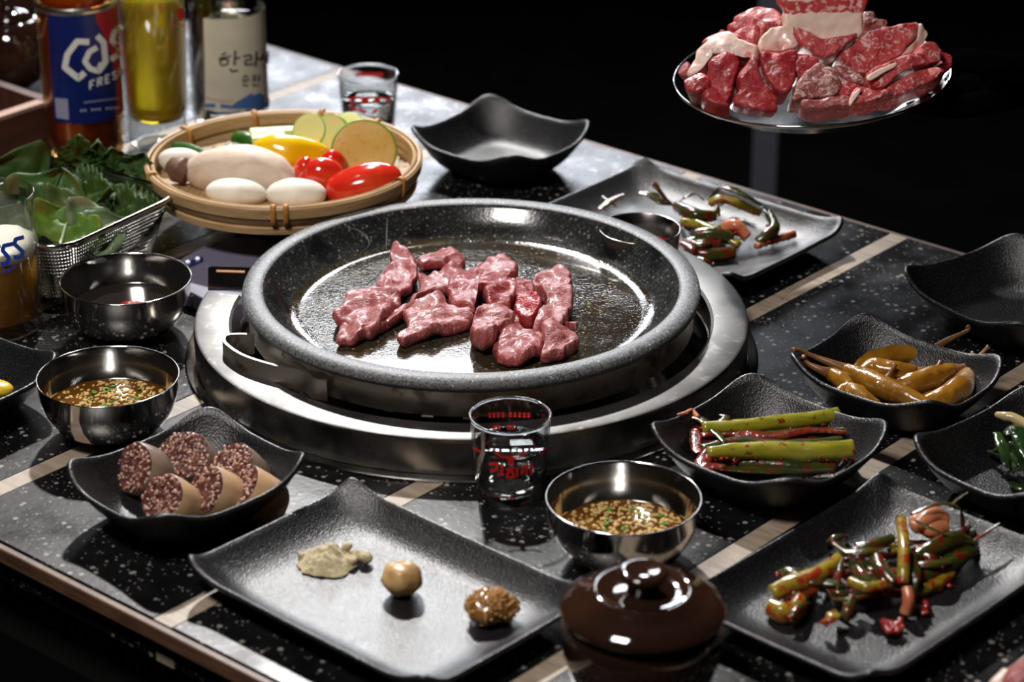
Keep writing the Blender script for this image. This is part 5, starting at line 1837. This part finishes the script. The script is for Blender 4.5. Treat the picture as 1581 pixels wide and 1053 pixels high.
r2 = random.Random(31)
for i in range(46):
    u_ = r2.random()
    x, y = 230 + 1050 * u_ + r2.gauss(0, 30), 700 - 350 * u_ + r2.gauss(0, 60 + 40 * math.sin(math.pi * u_))
    an = r2.uniform(-1.2, .6)
    ln = r2.uniform(70, 190)
    zc_ = r2.uniform(.010, .021)
    pl = K2(*[(x + math.cos(an + .35 * k * (i % 3 - 1)) * ln * k, y + math.sin(an + .35 * k * (i % 3 - 1)) * ln * k * .6) for k in (-1, -.4, .4, 1)])
    tube('stalk', zpath(pl, [zc_ - .004, zc_, zc_ + .001, zc_ - .005]), [.0016, r2.uniform(.0024, .0046), r2.uniform(.0024, .0046), .0014], r2.choice((WILT, WILT, PASTED, PASTED, STALKR)), k2, off=c, seg=10, n=18, wob=.5, flat=.55, seed=i * 2.1)


def k2pt(r):
    a = r.random()
    x = 200 + 1050 * a + r.gauss(0, 50)
    y = 660 - 380 * a + r.gauss(0, 90)
    (px, py), = K2((x, y))
    return P(px, py, r.uniform(.016, .027))


flakes('chilli_paste', on_stalks(k2, 1.0), 400, PASTE, k2, c, .0008, .0019, 11)
flakes('chilli_paste', lambda r: P(1377 + r.gauss(0, 7), 965 + r.gauss(0, 5), .010), 26, PASTE, k2, c, .0014, .0030, 12)
flakes('chilli_paste', lambda r: P(1427 + r.gauss(0, 3), 938 + r.gauss(0, 5), .009), 12, PASTE, k2, c, .0010, .0022, 13)

# wilted kimchi on the back plate
c = P(1110, 350, .0062)
k3 = thing('scallion_kimchi', 'dark wilted scallion kimchi beside the small steel cup on the back plate', 'kimchi', c)


def K3(*p):
    return [(900 + x / 4.054, 270 + y / 4.054) for x, y in p]


st3 = [
    (K3((790, 180), (860, 150), (980, 185), (1110, 240)), [.026, .030, .027, .020], [.003, .0036, .0036, .003], STALKR),
    (K3((620, 290), (720, 310), (840, 360), (980, 440)), [.020, .021, .020, .014], [.0034, .0040, .0040, .003], STALK),
    (K3((650, 430), (760, 420), (860, 440)), [.012, .014, .012], [.005, .0058, .005], WILT),
    (K3((640, 480), (780, 500), (950, 490)), [.010, .010, .010], [.005, .006, .005], WILT),
    (K3((700, 380), (820, 370), (940, 400)), [.018, .020, .017], [.0052, .006, .005], WILT),
    (K3((1085, 445), (1180, 410), (1325, 370)), [.011, .010, .011], [.0026, .0030, .0034], RADISH),
    (K3((880, 330), (960, 320), (1030, 390)), [.021, .024, .017], [.005, .0058, .004], RADISH),
    (K3((1090, 420), (1150, 380), (1200, 330), (1160, 230)), [.012, .016, .018, .020], [.0042, .0052, .005, .0035], WILT),
    (K3((590, 200), (700, 250), (820, 260)), [.022, .026, .022], [.0048, .0055, .0045], WILT),
]
for i, (pl, z, r, mt_) in enumerate(st3):
    tube('stalk', zpath(pl, z), r, mt_, k3, off=c, seg=12, n=24, wob=.18, seed=i * 2.9)
bl3 = [(K3((800, 150), (870, 80), (1000, 120), (1120, 190)), [.018, .034, .034, .026], .0040), (K3((590, 180), (640, 140), (700, 120), (760, 160)), [.022, .028, .028, .022], .0018),
       (K3((350, 110), (420, 120), (500, 170), (560, 190)), [.026, .026, .022, .018], .0055), (K3((440, 50), (470, 90), (520, 150), (570, 190)), [.036, .032, .024, .018], .0040),
       (K3((100, 220), (180, 160), (260, 120)), [.012, .015, .018], .0040), (K3((120, 130), (160, 160), (210, 200)), [.016, .015, .012], .0018),
       (K3((850, 260), (840, 200), (900, 170)), [.020, .022, .024], .0025), (K3((1120, 200), (1190, 270), (1200, 350)), [.024, .020, .012], .0035),
       (K3((870, 290), (960, 270), (1080, 310)), [.008, .0075, .0075], .0026), (K3((1180, 260), (1330, 265), (1470, 285)), [.009, .010, .012], .0018), (K3((640, 400), (700, 460), (690, 490)), [.014, .012, .010], .004)]
for i, (pl, z, w_2) in enumerate(bl3):
    ribbon('wilted_leaf', zpath(pl, z), w_2, WILT, k3, c, i * 1.9)

r2 = random.Random(47)
for i in range(16):
    x, y = r2.choice((r2.gauss(800, 90), r2.gauss(760, 70))), r2.gauss(380, 60)
    an = r2.uniform(-.3, 1.0)
    ln = r2.uniform(60, 130)
    zc_ = r2.uniform(.010, .019)
    pl = K3(*[(x + math.cos(an + .3 * k * (i % 3 - 1)) * ln * k, y + math.sin(an + .3 * k * (i % 3 - 1)) * ln * k * .5) for k in (-1, -.4, .4, 1)])
    tube('stalk', zpath(pl, [zc_ - .003, zc_, zc_ + .001, zc_ - .004]), [.0024, r2.uniform(.003, .0046), r2.uniform(.003, .0046), .0022], r2.choice((WILT, WILT, PASTED)), k3, off=c, seg=10, n=18, wob=.3, flat=.7, seed=i * 2.3)


def k3pt(r):
    (px, py), = K3((r.choice((r.gauss(800, 110), r.gauss(1120, 40), r.gauss(720, 60))), r.gauss(350, 80)))
    return P(px, py, r.uniform(.014, .024))


flakes('chilli_paste', on_stalks(k3, 1.0), 260, PASTE, k3, c, .0008, .0017, 21)
# dark greens in the right dish
c = P(1575, 690, .0065)
k4 = thing('seasoned_greens', 'wet dark seasoned greens with a pale stem in the dish at the right edge', 'greens', c)
for i, (pl, z, w_2) in enumerate((
        ([(1540, 668), (1548, 690), (1556, 712), (1565, 730)], [.030, .027, .022, .014], .0050), ([(1550, 670), (1570, 665), (1585, 700), (1590, 740)], [.033, .036, .030, .014], .0070),
        ([(1535, 695), (1560, 690), (1580, 715), (1600, 740)], [.018, .025, .022, .012], .0060), ([(1525, 696), (1545, 700), (1560, 712)], [.014, .017, .015], .0030),
        ([(1556, 730), (1575, 720), (1600, 700), (1620, 690)], [.012, .020, .028, .026], .0070), ([(1560, 745), (1580, 752), (1605, 740)], [.010, .010, .012], .0050),
        ([(1565, 680), (1580, 690), (1600, 720), (1612, 744)], [.030, .032, .028, .016], .0060))):
    ribbon('wet_leaf', zpath(pl, z), w_2, WILTD, k4, c, i * 2.7)
o = tube('pale_stem', zpath([(1538, 640), (1552, 643), (1566, 646), (1590, 662), (1612, 690)], [.036, .037, .037, .034, .028]), [.002, .0034, .0036, .0042, .004], M('pale_stem', (.42, .34, .15), .25, coat=.4), k4, off=c, seg=10)

# yellow side dish food at the left edge dish
lump('yellow_pickle', 'yellow pickle piece in the dish at the left frame edge', 'pickle', P(-6, 600, .016), .012, .010, .006, M('yellow_pickle', (.62, .42, .02), .3, sss=.2, bump=[('n', 120, .4, .001)]), None, .002, 100, 3)

# raw pink meat at the lower right corner
t = thing('pink_meat_piece', 'pale pink piece of raw meat with a cream fat edge at the lower right corner', 'meat', P(1592, 1062, .012))
V, Fc = ellipsoid_data((0, 0, .004), .0200, .0135, .0155, euler(0, -.35, .5), 36, 20, .002, 70, 3)
mesh_obj('meat', from_data(V, Fc), RAWPAN2, t)
V, Fc = tube_data([Vector((-.024, -.006, -.004)), Vector((-.0185, .001, .000)), Vector((-.012, .007, .006))], [.0042, .0060, .0040], seg=14, n=16, wob=.15)
mesh_obj('fat_edge', from_data(V, Fc), FATM, t)

# ------------------------------------------------------------------ smoke and water drops
mb = MB()
wis = [[(537, 352), (552, 355), (566, 366), (570, 378), (560, 388)], [(596, 385), (597, 360), (598, 335)], [(545, 412), (570, 410), (590, 425), (584, 445), (560, 450)],
       [(548, 410), (556, 428), (572, 440), (590, 444)], [(560, 408), (580, 415), (600, 418)], [(530, 400), (545, 415), (552, 440)], [(505, 460), (530, 463), (560, 458)], [(570, 405), (575, 425), (582, 450)]]
for k, wv in enumerate(wis):
    pts = [P(x, y, PZ + .018 + .004 * (k % 3)) for x, y in wv]
    V, Fc = tube_data(pts, [.0003, .0006, .0009, .0005, .0002], seg=6, n=30)
    mb.add(V, Fc)
sm = mesh_obj('smoke', mb.mesh(), SMOKE)
tag(sm, 'thin white smoke wisps curling up from the left side of the stone pan', 'smoke')
sm['kind'] = 'stuff'
mb = MB()
r2 = random.Random(2)
for (x0_, x1_, y0_, y1_, n) in ((1180, 1265, 455, 505, 16), (1292, 1302, 432, 444, 3), (1400, 1410, 435, 442, 1), (500, 720, 705, 738, 26), (860, 1010, 690, 735, 14), (290, 330, 560, 600, 8)):
    for i in range(n):
        q = P(r2.uniform(x0_, x1_), r2.uniform(y0_, y1_), .0002)
        if math.hypot(q.x - GC.x, q.y - GC.y) < .2150:
            continue
        s = r2.uniform(.0006, .0016)
        V, Fc = ellipsoid_data((q.x, q.y, .0002), s, s, s * .55, None, 10, 6)
        mb.add(V, Fc)
wd = mesh_obj('water_drops', mb.mesh(), DROP)
tag(wd, 'tiny water drops scattered on the terrazzo tabletop around the burner', 'water')
wd['kind'] = 'stuff'
bpy.context.view_layer.update()
